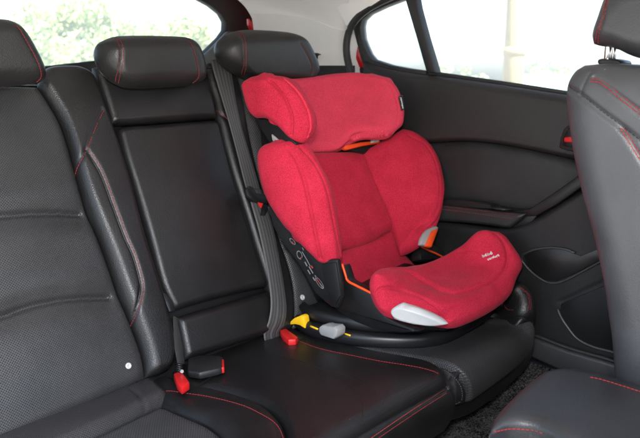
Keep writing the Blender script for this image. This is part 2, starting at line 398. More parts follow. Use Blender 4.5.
def sheet(name, rows, m, parent=None, thick=.004, n=None, flat=False):
    """a trim panel lofted through rows of points, given thickness away from the cabin"""
    rows = [smooth(r, n) if n else np.asarray(r) for r in rows]
    G = np.array(rows); nv, nu = G.shape[:2]
    du = np.gradient(G, axis=1); dv = np.gradient(G, axis=0); nn = np.cross(du, dv); nn /= np.linalg.norm(nn, axis=2, keepdims=True)+1e-12
    if np.dot(nn.mean((0, 1)), CAM-G.mean((0, 1))) < 0: nn = -nn
    V = np.vstack([G.reshape(-1, 3), (G-nn*thick).reshape(-1, 3)]); i = np.arange(nv*nu).reshape(nv, nu); F = []
    for a, fl in ((i, 0), (i+nv*nu, 1)):
        q = np.stack([a[:-1, :-1], a[:-1, 1:], a[1:, 1:], a[1:, :-1]], -1).reshape(-1, 4); F += (q[:, ::-1] if fl else q).tolist()
    lp = np.concatenate([i[0], i[1:, -1], i[-1, -2::-1], i[-2:0:-1, 0]])
    F += [(lp[k], lp[k]+nv*nu, lp[(k+1) % len(lp)]+nv*nu, lp[(k+1) % len(lp)]) for k in range(len(lp))]
    o = mesh(name, V, F, m, parent)
    bm = bmesh.new(); bm.from_mesh(o.data); bmesh.ops.recalc_face_normals(bm, faces=bm.faces); bm.to_mesh(o.data); bm.free()
    o.data.set_sharp_from_angle(angle=R(50))
    return o
def disc(name, c, nrm, r, h, m, parent=None, seg=20):
    nrm = np.asarray(nrm)/np.linalg.norm(nrm); a = np.cross(nrm, (0, 0, 1)); a /= np.linalg.norm(a); b = np.cross(nrm, a); V, F = [], []
    prof = [(r, 0), (r*.97, h*.6), (r*.8, h), (r*.45, h*1.05), (.35*r, .7*h), (0.01*r, .65*h)]
    for q, z in prof: V += [np.asarray(c)+nrm*z+q*(math.cos(2*math.pi*j/seg)*a+math.sin(2*math.pi*j/seg)*b) for j in range(seg)]
    for k in range(len(prof)-1): F += [(k*seg+j, k*seg+(j+1) % seg, (k+1)*seg+(j+1) % seg, (k+1)*seg+j) for j in range(seg)]
    F.append(tuple(range(seg))[::-1]); return mesh(name, V, F, m, parent)
def text_on(name, body, soft, p0, p1, size, m, parent, lift=.0008):
    a, b = soft.on(*p0), soft.on(*p1); nn = np.array(soft.bvh.find_nearest(Vector((a+b)/2))[1])
    if np.dot(nn, CAM-a) < 0: nn = -nn
    x = (b-a)/np.linalg.norm(b-a); y = np.cross(nn, x); y /= np.linalg.norm(y)
    if np.dot(y, UP) < 0: y = -y
    c = bpy.data.curves.new(name, 'FONT'); c.body = body; c.size = 1; c.extrude = .0; c.offset = .022
    t = bpy.data.objects.new(name, c); COL.objects.link(t); dg = bpy.context.evaluated_depsgraph_get(); dg.update()
    me = bpy.data.meshes.new_from_object(t.evaluated_get(dg)); bpy.data.objects.remove(t); bpy.data.curves.remove(c)
    xs = [v.co.x for v in me.vertices]; w = max(xs)-min(xs); k = np.linalg.norm(b-a)/w
    for v in me.vertices:
        q = a + x*((v.co.x-min(xs))*k) + y*(v.co.y*size)
        h = soft.bvh.ray_cast(Vector(q+nn*.03), Vector(-nn)); v.co = Vector((np.array(h[0]) if h[0] is not None else q)+nn*lift)
    bm = bmesh.new(); bm.from_mesh(me); r = bmesh.ops.extrude_face_region(bm, geom=bm.faces[:]); bmesh.ops.translate(bm, vec=Vector(-nn*.0006), verts=[g for g in r['geom'] if isinstance(g, bmesh.types.BMVert)]); bmesh.ops.recalc_face_normals(bm, faces=bm.faces); bm.to_mesh(me); bm.free()
    me.materials.clear(); me.materials.append(m); return link(name, me, parent)

# @@BODY
# ================================================================== REAR BENCH SEAT
seat = thing('rear_bench_seat', 'black leather rear bench seat with red stitching, three headrests and perforated panels', 'car seat', (.04, 0, -.15))
# dark seat core: boards behind and below the upholstery
def board(name, corners, thick, nrm, m, parent):
    return slab(name, [np.asarray(c) for c in corners], np.asarray(nrm)*-thick, m, parent, None, .01)
board('backrest_frame', [BM(-.62, -.05, -.02), BM(.66, -.05, -.02), BM(.66, .63, -.02), BM(-.62, .63, -.02)], .07, NB, M['black'], seat)
def S3(x, y, o=0): return W(x, y, -.04*y) + NS*o
board('cushion_base', [S3(-.62, .06, -.03), S3(.64, .06, -.03), S3(.64, -.36, -.03), S3(-.62, -.36, -.03)], .10, NS, M['black'], seat)

PB = ('B', 0.)
ins_r = [(60, 128), (81, 200), (100, 249), (118, 298), (130, 328), (140, 356)]
# --- left place
p = Soft(BM(-.52, .635), (37, 88), (144, 379), BM(-.57, 0.), PB, r=ins_r, l=[BM(-.55, .3)], n=(150, 260), puff=.014, back=.01, rad=.022, crown=.014)
for ln in ([(-60, 222), (0, 216.5), (28, 214), (57, 213.5), (80, 214.8)], [(-60, 330), (0, 317), (30, 307), (60, 300.5), (88, 298), (109, 297.6)]):
    p.groove(ln, .026, .012); p.groove(ln, .0042, .009)
pn = p.build('perforated_insert', M['perf'], seat); pn['label'] = 'grey perforated backrest insert of the nearest rear seat'
c0 = p.on(128, 366); disc('anchor_button', c0+NB*.001, NB, .0062, .003, M['silver'], pn)
bol = Soft((37, 88), (91, 76), (169, 368), (144, 379), PB, t=[(40, 76), (47, 68.5), (62, 67), (78, 68)], l=ins_r, r=[(96.5, 89), (103, 109), (113.4, 138), (127.8, 183), (142, 237), (152.8, 271), (163, 303), (169, 325), (172, 348)],
           b=[(157, 375)], n=(90, 220), puff=.026, back=.02, rad=.022, radl=.026, radr=.020, crown=.010)
g1 = [(102.5, 110), (96, 123), (84, 153), (74.4, 175), (71, 180)]
g2 = [(87, 150), (101, 172), (113.4, 204), (125.8, 237), (134, 255), (140, 275), (142, 286), (140.7, 296), (136.4, 311), (128, 328)]
bol.groove(g1, .0045, .0035); bol.groove(g2, .0045, .0045)
bol.stitch(g1, M['thread'], shift=.0028); bol.stitch(g2, M['thread'], shift=.003); bol.cord([(x-1.7, y+.4) for x, y in g2[:-1]], M['leather'], .0015)
bol.build('side_bolster', M['leather'], seat)
# --- centre place (fold-down armrest)
cl = [(93, 68), (97, 88), (109, 125)]
up = Soft((92, 68), (203, 69), (215, 119), (109, 126), PB, l=[(97, 87), (103, 107)], r=[(205, 80), (211, 98)], b=[(140, 124.5), (180, 121.5)], n=(100, 60), puff=.018, back=.02, rad=.014, radb=.010, crown=.005)
up.build('upper_back_pad', M['leather'], seat)
ar = Soft((115, 131), (216, 122), (266, 287), (171, 312), PB, t=[(122, 128), (165, 125), (208, 121.5)], l=[(122, 160), (135, 203), (147, 245), (159, 288)], r=[(227, 165), (240, 208), (252, 247)], b=[(200, 303), (240, 292.5)],
          n=(110, 140), puff=.018, back=.015, rad=.014, crown=.008)
ar.build('folded_armrest', M['leather'], seat)
lo = Soft((174, 318), (267, 291), (277, 331), (183, 361), PB, l=[(178, 338)], r=[(271, 308)], n=(110, 60), puff=.018, back=.015, rad=.014, crown=.004)
lo.build('lower_back_pad', M['leather'], seat)
slab('velcro_strap', [(172, 316), (177, 318), (181, 340), (184, 364), (177, 366), (173, 345)], NB*.004, M['rubber'], seat, ('B', .004), .001)
slab('armrest_latch', [(160, 293), (164, 295), (170, 303), (173, 312), (167, 313), (163, 303)], NB*.010, M['gloss'], seat, ('B', .010), .002)
# --- right place
rl = [(240, 95), (246, 130), (256, 175), (268, 215), (280, 248), (289, 277), (292.5, 305)]
rb = Soft((204, 68), (233, 67), (291, 330), (277, 333), PB, l=[(206, 82), (213, 103), (216, 120), (228, 168), (241, 208), (253, 247), (266, 288), (272, 310)], r=rl, n=(60, 200), puff=.018, back=.02, rad=.016, radr=.016)
g = [(216, 111), (222, 115), (229, 122), (236, 131)]; rb.groove(g, .004, .003); rb.stitch(g, M['thread'], shift=.002)
rb.build('side_bolster', M['leather'], seat)
ri = Soft((233, 67), BM(.60, .63), BM(.62, .0), (291, 330), PB, l=rl, n=(120, 150), puff=.012, back=.01, rad=.02, crown=.01)
q = [(283, 246), (300, 244), (330, 243)]; ri.groove(q, .012, .005)
o = ri.build('perforated_insert', M['perf2'], seat); o['label'] = 'black perforated backrest insert behind the child seat'
c0 = ri.on(302, 297.5); disc('anchor_button', c0+NB*.001, NB, .0070, .003, M['silver'], o)
Soft(BM(.60, .62), BM(.67, .58), BM(.68, 0), BM(.62, 0), PB, n=(30, 80), puff=.03, back=.02, rad=.03).build('side_bolster', M['leather'], seat)
# --- headrests
def headrest(tl, tr, br, bl, t, r, b, l, seams, y, posts, cap):
    h = Soft(tl, tr, br, bl, ('Y', y), t=t, r=r, b=b, l=l, n=(110, 80), puff=.046, back=.032, rad=.040, radt=.036, radb=.040, radl=.036, radr=.036, crown=.005)
    for s in seams:
        h.groove(s, .004, .0022)
        h.stitch(s, M['thread'], .0040, .0010, .00066, shift=.003); h.stitch(s, M['thread'], .0040, .0010, .00066, shift=-.0035)
    h.groove(cap, .003, .0015); h.stitch(cap, M['thread'], .0040, .0010, .00066)
    ho = h.build('headrest', M['head'], seat)
    for x in posts: tube('headrest_post', [W(x, .235, .645), W(x, .275, .615), W(x, .285, .56)], .006, M['gloss'], ho)
    return ho
y = .195
headrest((-88, 24), (8, 19.7), (38, 83.5), (-78, 92), [(-70, 19), (-30, 17)], [(18, 25.4), (26.4, 36.6), (36.6, 55), (42.7, 69), (43.7, 78)], [(-50, 91), (0, 87.3), (20, 85.5)], [(-98, 45), (-92, 70)],
         [], y, (-.40, -.28), [(16, 26), (24, 37), (34, 55), (39.7, 68), (40.8, 77), (36, 82)])
headrest((106, 39.5), (184, 36.8), (193.6, 84.6), (113, 83), [(116.5, 36.2), (150, 35.6)], [(191, 41), (197.7, 52.5), (201.7, 71), (200.7, 79)], [(126.5, 88.4), (171, 87.2)], [(97.5, 45), (95, 55), (98, 66), (105, 76)],
         [[(116.5, 38.5), (121, 45), (122, 54), (120.5, 67), (117, 83)]], y, (-.03, .11), [(188, 40.5), (194.7, 53), (198.5, 70), (197.8, 78), (191, 83.5)])
headrest((224, 35.5), (292, 33.5), (300, 80), (243.5, 77), [(236.4, 31), (250.6, 29.8), (280, 31.5)], [(301.4, 41.3), (309.5, 56.6), (314, 68.8), (312, 76)], [(255, 81), (283, 82)], [(217.5, 44), (216, 54), (222, 64), (232, 72)],
         [[(238, 32), (243.5, 39), (245, 49), (245, 61), (243, 75)]], y, (.27, .41), [(300.5, 43), (308.5, 57), (312.6, 69), (311.2, 75)])
# --- cushions
PS = ('S', 0.)
L_ = [(180.5, 391.6), (209.7, 395.6), (244, 404), (268, 415), (281, 427), (285.4, 438)]
cc = Soft((176, 377), (290, 337), (447, 386), (290, 476), PS, t=[(183, 361), (230, 347), (277, 331)], l=[(181, 391), (209.7, 395.6), (244, 404), (268, 415), (281, 427), (286, 440), (288, 455)], r=[(315, 345), (345, 352), (380, 359), (425, 366), (440, 372)],
          b=[(400, 412), (350, 440)], n=(110, 110), puff=.018, back=.02, rad=.022, radl=.016, radr=.014, radb=.04, crown=.008)
f0 = [(446, 392), (400, 424), (370, 445), (340, 466)]
cc.stitch([(297, 340.5), (315, 347.3), (330, 351.3), (345, 354.3), (380, 361.3), (410, 366), (424, 368.8), (434, 371.8), (440, 375)], M['thread'], r=.0008)
cc.build('centre_cushion', M['leather'], seat)
# front roll of the centre cushion
a0, a1 = pt((290, 476), PS), pt((447, 386), PS)
cf = Soft((290, 476), (447, 386), a1+W(.01, .03, -.10), a0+W(.01, .03, -.10), PS, t=[(350, 440), (400, 412)], r=[a1+W(.004, -.008, -.03), a1+W(.006, .01, -.07)], n=(100, 50), puff=.022, back=.02, rad=.03, radt=.02, radr=.018)
cf.stitch([(446.5, 388.5), (425, 402), (400, 418.5), (370, 439), (340, 460)], M['orangethread'], r=.0007)
sq = [(446.5, 393.5), (425, 407), (400, 423.5), (370, 444), (340, 465)]
cf.stitch(sq, M['thread'], r=.0007)
cf.build('cushion_front', M['leather'], seat)
# left cushion: rear roll, perforated insert and smooth bolster
k = Soft((-110, 487), (141, 381), (172, 404), (-60, 527), PS, t=[(-20, 446), (60, 413)], r=[(155, 388)], b=[(20, 480), (105, 438), (150, 415)], n=(150, 40), puff=.028, back=.01, rad=.02, crown=.004)
k.groove([(131, 388), (139, 395), (145, 410)], .005, .003)
k.build('cushion_rear_roll', M['perf'], seat)
k = Soft((-60, 527), (162, 410), (255, 480), (100, 620), PS, t=[(20, 480), (105, 438)], r=[(183, 420), (207, 430), (222, 442)], n=(120, 90), puff=.012, back=.02, rad=.02, crown=.004)
k.build('cushion_insert', M['perf2'], seat)
k = Soft((150, 384), (176, 384), (292, 470), (255, 480), PS, l=[(155, 398), (162, 410), (183, 420), (207, 430), (222, 442)], r=[(181, 391.6), (209.7, 396), (244, 404.5), (268, 415.5), (281, 427.5), (286, 440)],
         n=(70, 130), puff=.024, back=.02, rad=.025, radl=.03)
s_ = [(166, 391.4), (180, 392.6), (209, 397), (243, 405.8), (266, 417), (279, 428.5), (283.5, 440)]
k.groove([(156, 399), (152, 391), (150, 386)], .004, .003); k.stitch(s_, M['thread'], r=.0007)
k.build('cushion_bolster', M['leather'], seat)
# right cushion
rt = [(315, 345.3), (345, 352.3), (380, 359.3), (425, 366.5), (440, 371), (447.5, 379)]
pY = ('Y', -.425)
A = [(461.6, 402, ('Y', -.405)), (500.5, 375.5, ('Y', -.40)), (523, 356, ('Y', -.385)), (533, 338, ('X', .615))]
rc = Soft((290, 337.5), S3(.60, 0), (533, 338, ('X', .615)), (461.6, 402, ('Y', -.405)), PS, l=[(315, 345.3), (345, 352.3), (380, 359.3), (425, 366.5), (443, 370, ('S', .006)), (456, 377, ('S', .0)), (462, 388, ('Y', -.412))],
          b=A[1:3], r=[S3(.62, -.15), S3(.625, -.30), (531, 319, ('X', .615))], n=(150, 150), puff=.018, back=.02, rad=.04, radl=.012, radb=.018, crown=.004)
sl = [(310, 345.5), (330, 350.6), (345, 354), (380, 361), (410, 365.5), (424, 368)]; 
o = rc.build('perforated_cushion', M['perf2'], seat); o['label'] = 'black perforated right cushion under the child seat'
# smooth corner patch between the cushions
pc = Soft((438, 368.5), (455, 377, ('S', .008)), (462, 402, ('Y', -.407)), (447.5, 402, ('Y', -.40)), PS, l=[(446, 377), (448, 390)], r=[(461, 387, ('Y', -.414))], n=(30, 40), puff=.014, back=.02, rad=.012)
pc.stitch([(439, 368.5), (447, 372), (455, 378.5), (460.5, 387), (461.5, 400)], M['palethread'], .003, .002, .0007); pc.stitch([(449, 401), (461, 401.3)], M['palethread'], .003, .002, .0007)
pc.build('cushion_corner_patch', M['leather_arm'], seat)
fl = Soft((447.5, 402, ('Y', -.40)), (533.5, 338, ('X', .615)), (521, 370, ('Y', -.385)), (447, 421, ('Y', -.395)), pY, t=[(461.6, 402, ('Y', -.405)), (500.5, 375.5, ('Y', -.40)), (523, 356, ('Y', -.385))], b=[(495.5, 393, ('Y', -.385)), (468, 413, ('Y', -.39))][::-1],
          r=[(531, 354, ('X', .61))], n=(90, 30), puff=.008, back=.02, rad=.012, ext=(0, .16, -.01))
fl.build('cushion_front', M['leather'], seat)
sp = Soft((492, 298, ('S', .03)), (521, 281, ('X', .628)), (534.5, 323, ('X', .618)), (498, 320, ('S', .0)), ('S', .02), t=[(510, 285, ('X', .60))], r=[(531, 293, ('X', .63)), (535, 305, ('X', .622))], b=[(520, 319, ('X', .58))], n=(50, 50), puff=.012, back=.0, rad=.016, radb=.03, ext=(0, .03, -.05))
sp.stitch([(517.8, 287.5), (526, 292.5), (529.3, 301), (527.5, 311)], M['thread'], r=.0007); sp.stitch([(520.8, 287.5), (528.5, 294), (531, 302), (529.5, 312)], M['thread'], r=.0007); sp.stitch([(503, 303), (507.7, 309.5), (514, 310)], M['thread'], r=.0007)
sp.build('cushion_bolster', M['leather'], seat)
# ================================================================== SEAT BELTS AND BUCKLES
def ribbon(name, Lp, Rp, m, parent, n=80, th=.0016, arch=.0, ripple=0.):
    A, B = smooth(Lp, n), smooth(Rp, n); nu = 33
    d = np.concatenate([[0], np.cumsum(np.linalg.norm(np.diff((A+B)/2, axis=0), axis=1))])
    t = np.gradient((A+B)/2, axis=0); nn = np.cross(B-A, t); nn /= np.linalg.norm(nn, axis=1, keepdims=True)
    if np.dot(nn.mean(0), CAM-A.mean(0)) < 0: nn = -nn
    V, uv = [], []
    for sgn in (0, 1):
        for i in range(n):
            for j in range(nu):
                u = j/(nu-1); edge = 1-(2*u-1)**8
                V.append(A[i]*(1-u)+B[i]*u + nn[i]*(th*edge*(1-sgn) + arch*(1-(2*u-1)**2) + ripple*max(0, i/n-.45)**1.3*math.sin(2*math.pi*2.2*u+.8))); uv.append((u, d[i]))
    i = np.arange(n*nu).reshape(n, nu); F = []
    for a, fl_ in ((i, 0), (i+n*nu, 1)):
        q = np.stack([a[:-1, :-1], a[:-1, 1:], a[1:, 1:], a[1:, :-1]], -1).reshape(-1, 4); F += (q[:, ::-1] if fl_ else q).tolist()
    for k_ in range(n-1):
        for c in (0, nu-1): F.append((i[k_, c], i[k_+1, c], i[k_+1, c]+n*nu, i[k_, c]+n*nu))
    for r_ in (0, n-1):
        for c in range(nu-1): F.append((i[r_, c], i[r_, c+1], i[r_, c+1]+n*nu, i[r_, c]+n*nu))
    o = mesh(name, V, F, m, parent, None, uv)
    bm = bmesh.new(); bm.from_mesh(o.data); bmesh.ops.recalc_face_normals(bm, faces=bm.faces); bm.to_mesh(o.data); bm.free(); return o
b_ = lambda L, o: [pt(q, ('B', o)) for q in L]
belt = thing('seat_belt', 'grey ribbed seat belt hanging down between the centre backrest and the child seat', 'seat belt', tuple(BM(.25, .35, .04)))
Lu = [(211, 60), (213, 70), (222, 100), (228.5, 122), (236, 150), (243, 178), (248, 196)]
Ru = [(228, 60), (231, 70), (236, 100), (241, 124), (248.5, 150), (257, 178), (263, 200)]
ribbon('webbing', b_(Lu, .032), b_(Ru, .032), M['webbing'], belt)
Ll = [(247, 189), (249, 197), (251.5, 206), (258, 229), (264.5, 258), (269, 285), (271, 306), (268.5, 322), (262, 336), BM(.150, -.03, .0)]
Rl = [(261, 189), (264.5, 199), (267.5, 208), (274, 231), (280, 262), (285, 292), (287, 314), (284, 328), (277, 340), BM(.178, -.035, .0)]
Pe = lambda q, o: pt(q, ('B', o))
ribbon('webbing', b_(Ll[:6], .036)+[Pe((270.5, 306), .032), Pe((268, 322), .022), Pe((263.5, 334), .010), BM(.140, -.045, -.022)],
       b_(Rl[:6], .036)+[Pe((286.5, 312), .032), Pe((284, 324), .022), Pe((279, 333), .010), BM(.185, -.045, -.022)], M['webbing'], belt, arch=.002, ripple=.0035)
# tongue
tg = slab('tongue', [(243, 190), (247, 187), (251, 189), (253, 194), (261, 195.5), (267, 194), (269, 199), (265, 205), (258, 204), (250, 202), (245, 197)], NB*.012, M['black'], belt, ('B', .042), .003, 0)
slab('tongue_blade', [(262, 203), (266, 203), (267, 210), (264, 216), (260, 215.5), (261, 209)], NB*.004, M['gloss'], tg, ('B', .042), .001)
slab('tongue_button', [(256.5, 201.5), (263, 202), (260.5, 208.5)], NB*.004, M['redbtn'], tg, ('B', .047), .001)
# upper guide on the shoulder of the backrest
slab('belt_guide', [(204, 65), (232, 64), (234, 68), (206, 70)], NB*.012, M['gloss'], belt, ('B', .02), .003)

s_ = lambda o: ('S', o)
bk = thing('belt_buckle', 'black box shaped belt buckle with red end lying in its pocket', 'belt buckle', tuple(pt((205, 370), s_(.01))), 'seat belt buckles')
slab('body', [(188.5, 362), (219, 362), (223, 363.5), (223.5, 374), (218, 376), (200, 380), (188, 378)], NS*.015, M['buckle'], bk, s_(.026), .004)
slab('release_button', [(221.5, 364.5), (224.2, 365), (224.5, 373), (222.0, 373.5)], NS*.012, M['redbtn'], bk, s_(.028), .001)
bk2 = thing('belt_buckle', 'small red topped belt buckle on a ribbed black stalk', 'belt buckle', tuple(pt((180, 384), s_(.01))), 'seat belt buckles')
slab('release_button', [(174, 381), (182.5, 379), (190, 390), (182, 395.5), (177.5, 391)], NS*.016, M['redbtn'], bk2, s_(.032), .003)
slab('body', [(172.5, 379), (184, 377), (191.5, 391), (182, 397), (176, 392)], NS*.014, M['black'], bk2, s_(.020), .002)
V, F = [], []
for i in range(9):
    c = pt((178.5+.35*i, 360+2.2*i), s_(.035)); v, f = tube_vf([c-W(.001, 0, .0022), c, c+W(.001, 0, .0022)], [.0078, .0098, .0078], 12); F += [tuple(a+len(V) for a in q) for q in f]; V += v
mesh('stalk', V, F, M['gloss'], bk2)
disc('stalk_rivet', pt((182, 371.5), s_(.052)), CAM-pt((181, 372), s_(.052)), .0035, .002, M['grey'], bk2)
bk3 = thing('belt_buckle', 'red topped belt buckle beside the yellow connector of the child seat', 'belt buckle', tuple(pt((289, 338), s_(.01))), 'seat belt buckles')
slab('release_button', [(280, 336), (286, 334), (298, 343), (296, 345.5), (288.5, 346), (283, 341)], NS*.014, M['redbtn'], bk3, s_(.022), .002)
slab('body', [(286, 333), (292, 332), (305, 342), (298, 344.5)], NS*.012, M['black'], bk3, s_(.014), .002)
# moulded pocket lip round the two buckles
tube('buckle_pocket', smooth([pt(q, s_(.021)) for q in [(184, 394), (194, 388.5), (212, 376.5), (229, 366), (231, 362)]], 40), .0018, M['gloss'], seat)

sb = thing('seat_belt', 'dark belt webbing running from its anchor over the pale pillar behind the right headrest', 'seat belt', (.55, .3, .62))
ribbon('webbing', [pt(q, ('Y', .36)) for q in [(303, 52), (316, 57), (330, 70), (340, 84)]], [pt(q, ('Y', .34)) for q in [(318, 53), (327, 57), (342, 72), (352, 84)]], M['webbing'], sb, 40)
slab('anchor', [(301, 53), (323, 53), (327, 57), (324, 60), (303, 58)], (0, .015, 0), M['gloss'], sb, ('Y', .35), .003)
# ================================================================== CHILD SEAT
ch = thing('child_car_seat', 'red fabric child seat with side wings and black base on the rear bench', 'child seat', (.40, -.15, .03))
Bp = lambda a: ('B', a)
# black back shell
sh = [BM(.29, .03, .03), BM(.58, .03, .03), BM(.63, .22, .03), BM(.62, .40, .03), BM(.58, .53, .03), BM(.27, .53, .03), BM(.235, .40, .03), BM(.25, .20, .03)]
slab('back_shell', sh, NB*.065, M['black'], ch, None, .012)
# centre back pad
cr = [(366, 172), (377, 197), (385, 215)]
p = Soft(BM(.27, .415, .10), (361, 152), (391.5, 230), BM(.25, .165, .10), Bp(.10), r=cr, b=[(340, 251.5), (368, 243.5)], n=(90, 110), puff=.022, back=.02, rad=.03, radr=.018, crown=.006)
p.build('back_pad', M['red'], ch)
p = Soft((322, 257), (391, 230.5), (424, 276), (374, 306, ('B', .15)), Bp(.10), t=[(344, 250.5), (368, 243)], r=[(399, 250)], l=[(338, 272, Bp(.12)), (352, 288, Bp(.14))], b=[(395, 296, Bp(.12))], n=(80, 60), puff=.012, back=.02, rad=.02, crown=.004)
p.build('lower_back_pad', M['red'], ch)
# right wing
rw = Soft((359, 153), (403, 129, Bp(.17)), (419, 231, Bp(.19)), (401, 256, Bp(.13)), Bp(.10), t=[(372, 147, Bp(.12)), (387, 138, Bp(.15))], l=[(366, 172), (377, 197), (385, 215), (391.5, 231)],
          r=[(413, 132.5, Bp(.18)), (427, 141.5, Bp(.20)), (437, 155, Bp(.215)), (442, 171, Bp(.22)), (444, 189, Bp(.22)), (441.5, 208, Bp(.22)), (434, 222, Bp(.21))],
          b=[(411, 246, Bp(.16))], n=(110, 120), puff=.018, back=.022, rad=.024, radl=.016, radb=.014, crown=.006)
rw.groove([(408, 135), (424, 143.5), (433.5, 157), (438, 172), (440, 190), (437.5, 207), (430.5, 219)], .003, .0015)
rw.build('side_wing', M['red'], ch)
# left wing (outer face and broad front rim)
X1 = ('X', .175); X2 = ('X', .238); X3 = ('X', .205)
lw = Soft((261, 148, X1), (302, 146.5, X2), (342, 257, X2), (320, 261, X3), X1, t=[(266, 144.5, X1), (274, 142, X1), (285, 141, ('X', .19)), (295, 142.5, ('X', .22))],
          r=[(314, 157, X2), (327, 177, X2), (334, 199, X2), (338, 222, X2), (341, 240, X2)], b=[(328, 262.5, ('X', .215)), (336, 261.5, ('X', .23))],
          l=[(260, 158, X1), (261.5, 174, X1), (267, 195, X1), (275, 210.5, X1), (285, 226, X1), (296, 238.5, X1), (309, 251, ('X', .19))], n=(120, 170), puff=.020, back=.05, rad=.024, radb=.012, crown=.010)
lw.groove([(280, 142.5), (294, 156), (302, 174), (306.5, 190), (311, 212), (316, 236), (320.5, 258)], .0035, .0065)
lw.groove([(300, 147), (312, 160), (323, 180), (328.5, 197), (333, 220), (337, 240), (340, 256)], .0025, .0045)
lw.build('side_wing', M['red'], ch)
# headrest: knitted band, left wing
hb = Soft((274, 77.5, Bp(.10)), (388, 78, Bp(.21)), (401, 126.5, Bp(.22)), (300, 152, Bp(.10)), Bp(.11), t=[(292, 79, Bp(.09)), (318, 76.5, Bp(.09)), (336, 75, Bp(.10)), (355, 74, Bp(.13)), (372, 74, Bp(.175))],
          r=[(396, 86, Bp(.22)), (401.5, 98, Bp(.225)), (404, 113, Bp(.225))], l=[(280, 100, Bp(.08)), (292, 130, Bp(.08))],
          b=[(320, 152, Bp(.10)), (338, 149.5, Bp(.115)), (347, 142, Bp(.13)), (356, 136, Bp(.15)), (370, 134.5, Bp(.18)), (382, 135.5, Bp(.20)), (392, 133.5, Bp(.215))], n=(140, 90), puff=.016, back=.03, rad=.018, crown=.003)
hb.groove([(384, 79), (391.5, 88), (396.5, 100), (398.5, 113), (396.5, 124)], .0022, .002)
o = hb.build('headrest_band', M['knit'], ch)
tgp = Soft((398.5, 96.5), (402.5, 95), (405, 109), (401.5, 111), Bp(.235), n=(14, 24), puff=.003, back=.004, rad=.004)
to = tgp.build('fabric_tag', M['pad'], o)
text_on('tag_lettering', 'bebeconfort', tgp, (401.2, 97.6), (403.3, 108.6), .0062, M['white'], to)
H1 = ('X', .185); H2 = ('X', .222)
hw = Soft((248, 79, H1), (283, 77, ('X', .205)), (306, 142, H2), (256.5, 118, H1), H1, t=[(253, 76.7, H1), (262, 75, H1), (272, 75, ('X', .195))], r=[(291, 82, ('X', .212)), (302.5, 93, H2), (310, 107, H2), (313.5, 121, H2), (312, 134, H2)],
          b=[(270, 119, H1), (279, 125.5, ('X', .19)), (290, 137, ('X', .203)), (299, 142.5, ('X', .215))], l=[(244, 85, H1), (246, 95, H1), (250, 108, H1)], n=(110, 110), puff=.018, back=.045, rad=.020, crown=.008)
hw.groove([(263, 77), (272, 83), (280, 91), (288, 105), (292, 119), (291.5, 135)], .003, .006)
hw.groove([(285, 80), (297.5, 93.5), (305.5, 108), (309.5, 122), (307.5, 135)], .002, .002)
hw.cord([(284, 78.7), (296.5, 90), (305, 103), (310, 117), (310.5, 130), (307, 138)], M['knit'], .0026)
hw.build('headrest_wing', M['red'], ch)
# plastic neck between headrest and wings
nk = slab('headrest_frame', [(252, 115), (260, 119), (271, 120), (280, 127), (290, 138), (297, 144), (288, 150), (276, 150), (268, 141), (259, 127)], (.03, 0, 0), M['gloss'], ch, ('X', .190), .004)
slab('frame_insert', [(271, 134), (278, 140), (282, 145), (276, 146), (272, 140)], (.006, 0, 0), M['grey'], nk, ('X', .185), .002)
# height adjuster under the headrest
ad = slab('height_adjuster', [(341, 150), (345, 144), (352, 138), (382, 137), (381, 144), (360, 156)], NB*.014, M['black'], ch, Bp(.105), .003)
slab('adjuster_lever', [(341, 149.5), (343, 146.5), (358, 143.5), (378, 141.5), (377, 144), (360, 147), (344, 151)], NB*.010, M['orange'], ad, Bp(.125), .002)
slab('adjuster_mark', [(371, 138.6), (379, 137.5), (378, 142), (370, 143.5)], NB*.004, M['silver'], ad, Bp(.138), .001)
# side shell with instruction stickers
ss = slab('side_shell', [(266, 200), (276, 212), (284, 226), (296, 238), (308, 251), (321, 260), (337, 259), (340, 280), (341.5, 297), (337, 309), (331, 307.5), (315, 294), (298, 264), (283, 245), (272, 226)], (.014, 0, 0), M['gloss'], ch, ('X', .198), .006)
slab('shell_rib', [(321, 264), (335.5, 262), (338.5, 282), (340, 296), (335, 305), (329, 296), (324, 280)], (.012, 0, 0), M['black'], ss, ('X', .195), .003)
def plq(pts, off, m, V, F, MI, k, x=.1935):
    P = [pt(q, ('X', x)) for q in pts]; F.append(tuple(range(len(V), len(V)+len(P)))); V += P; MI.append(k)
V, F, MI = [], [], []
def ring(cx, cy, rx, ry, rot, w, k):
    n = 18
    for i in range(n):
        a, b = 2*math.pi*i/n, 2*math.pi*(i+1)/n
        f = lambda t, s: (cx+(rx*s*math.cos(t))*math.cos(rot)-(ry*s*math.sin(t))*math.sin(rot), cy+(rx*s*math.cos(t))*math.sin(rot)+(ry*s*math.sin(t))*math.cos(rot))
        plq([f(a, 1), f(b, 1), f(b, 1-w), f(a, 1-w)], 0, 0, V, F, MI, k)
ring(292.5, 241.5, 4.2, 1.8, R(50), .25, 0); ring(299.5, 255, 2.6, 4.6, R(-20), .22, 0); ring(319.5, 283, 7.0, 2.2, R(56), .18, 0)
